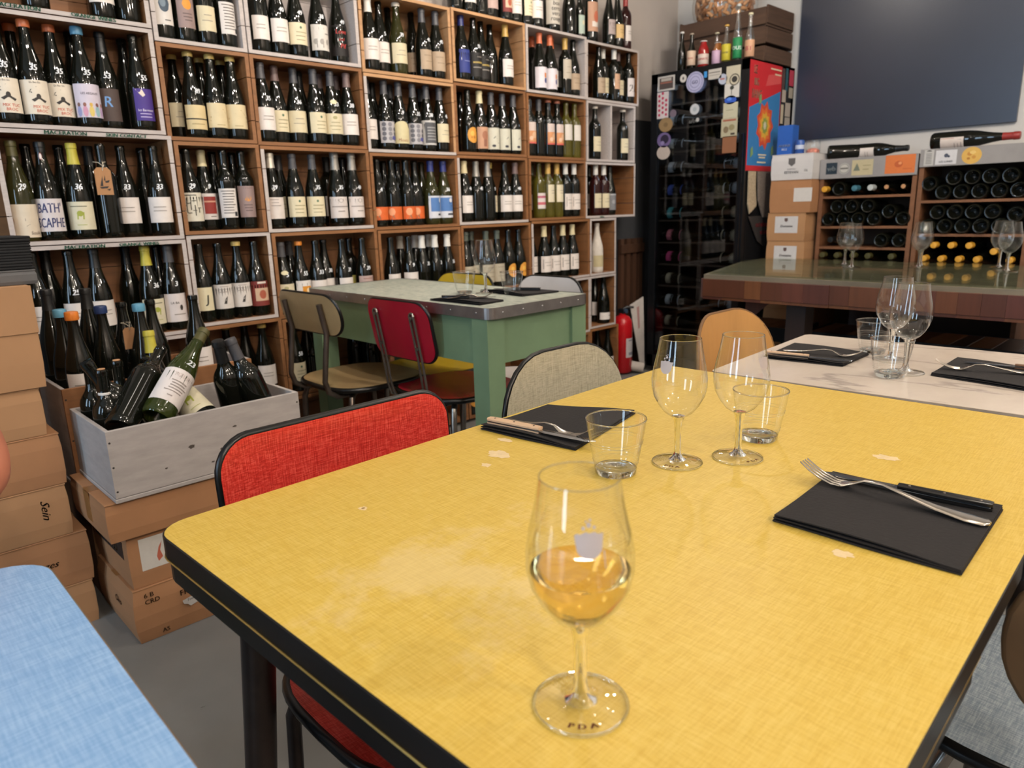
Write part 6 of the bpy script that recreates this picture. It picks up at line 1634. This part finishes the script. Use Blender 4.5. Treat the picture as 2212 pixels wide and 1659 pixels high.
    small('orange juice bottle half hidden behind the red one', 2.425, .140, WD, orj, True, '#c3bfba', (.12, .45), '#aaa4a4', None, 4.14)
    small('clear bottle with pink label on the fridge top', 2.395, .180, NK, clear, True, '#b0a78c', (.05, .45), '#b99ab2')
    small('clear bottle with yellow label and gold cap on the fridge top', 2.332, .210, NK, clear, True, '#b98f3a', (.08, .5), '#b7a92f', ('tonic', .012, '#4a4a2a'))
    small('tall clear soda bottle with green label on the fridge top', 2.262, .305, NK, clear, True, '#a9adac', (.06, .42), '#1e7a48', ("L'OUST", .02, '#c6d6cc'))
    small('clear bottle with pink and orange label at the right of the fridge top', 2.185, .245, NK, clear, True, '#c3bb9a', (.06, .42), '#bb8f70', ('BT', .024, '#9c3a44'))
fridge_top()

# ================================================================ corner: extinguisher, boards, rolls
def extinguisher():
    t = thing('fire_extinguisher', 'red fire extinguisher on the floor beside the shelves', 'extinguisher', (3.835, 2.885, 0)); rd = mat('extinguisher_red', '#b0141c', .25, var=.06)
    MB().lathe([(0, .01), (.055, .01), (.066, .02), (.066, .33), (.062, .365), (.045, .392), (.022, .402), (.022, .415), (0, .416)], 26).build('cylinder', rd, t, 50)
    a = MB(); n = 12; vs = []; 
    for i in range(n+1):
        an = -2.1+2.0*i/n; vs += [(.0668*math.cos(an), .0668*math.sin(an), .12), (.0668*math.cos(an), .0668*math.sin(an), .25)]
    a.add(vs, [(2*i, 2*i+2, 2*i+3, 2*i+1) for i in range(n)]); lb = a.build('label', flat('#c3bcbc'), t, 50)
    a = MB()
    for z in (.235, .15, .14): 
        vs = []
        for i in range(7): an = -1.8+1.4*i/6; vs += [(.0674*math.cos(an), .0674*math.sin(an), z-.003), (.0674*math.cos(an), .0674*math.sin(an), z+.003)]
        a.add(vs, [(2*i, 2*i+2, 2*i+3, 2*i+1) for i in range(6)])
    a.build('print', flat('#5a5a70'), lb)
    bk = mat('black_plastic', '#16171a', .4)
    MB().bbox(-.02, .02, -.022, .022, .41, .445, .004).build('valve', bk, t)
    MB().tube([(0, .0, .44), (.02, -.02, .455), (.06, -.045, .45)], .008, 8).build('lever', bk, t, 40)
    MB().tube([(0, 0, .43), (.06, -.01, .435), (.082, -.01, .38), (.085, -.005, .25), (.08, 0, .12)], .008, 8).build('hose', bk, t, 40)
    MB().lathe([(0, -.006), (.016, -.006), (.016, .006), (0, .006)], 16).build('gauge', mat('gauge', '#38475a', .3), t, None, (.0, -.028, .43), (PI/2, 0, 0))
extinguisher()
def corner():
    dk = wood('dark_plank', '#4a3020', 2, .3)
    t = thing('plank_screen', 'dark wooden plank screen leaning in the corner by the fridge', 'frame', (4.02, 2.965, 0))
    for x in (-.10, -.03, .04, .11): MB().bbox(x-.018, x+.018, -.012, .012, 0, .895, .001).build('plank', dk, t)
    MB().bbox(-.125, .135, -.022, -.012, .80, .86, .001).build('rail', dk, t); MB().bbox(-.125, .135, -.022, -.012, .12, .18, .001).build('rail', dk, t)
    t = thing('paper_sign', 'white printed board leaning beside the extinguisher', 'sign', (3.955, 2.86, 0), R(-18))
    MB().prism([(-.055, .46), (.055, .51), (.075, .02), (.045, .0)], -.003, .003, axis='y').build('board', mat('white_board', '#b9b1aa', .7), t)
    MB().add([(0, -.0036, .44), (.02, -.0036, .45), (.03, -.0036, .30), (.015, -.0036, .29)], [(0, 1, 2, 3)]).build('print', flat('#a07a76'), t)
    t = thing('paper_roll', 'short white paper roll on the floor by the fridge', 'roll', (3.93, 2.775, .036), 0)
    mb = MB(); mb.lathe([(.020, 0), (.033, 0), (.034, .002), (.034, .15), (.020, .15), (.020, 0)], 20); mb.build('paper', mat('roll_paper', '#bdb3aa', .8), t, 50, None, (R(-80), 0, R(35)))
corner()
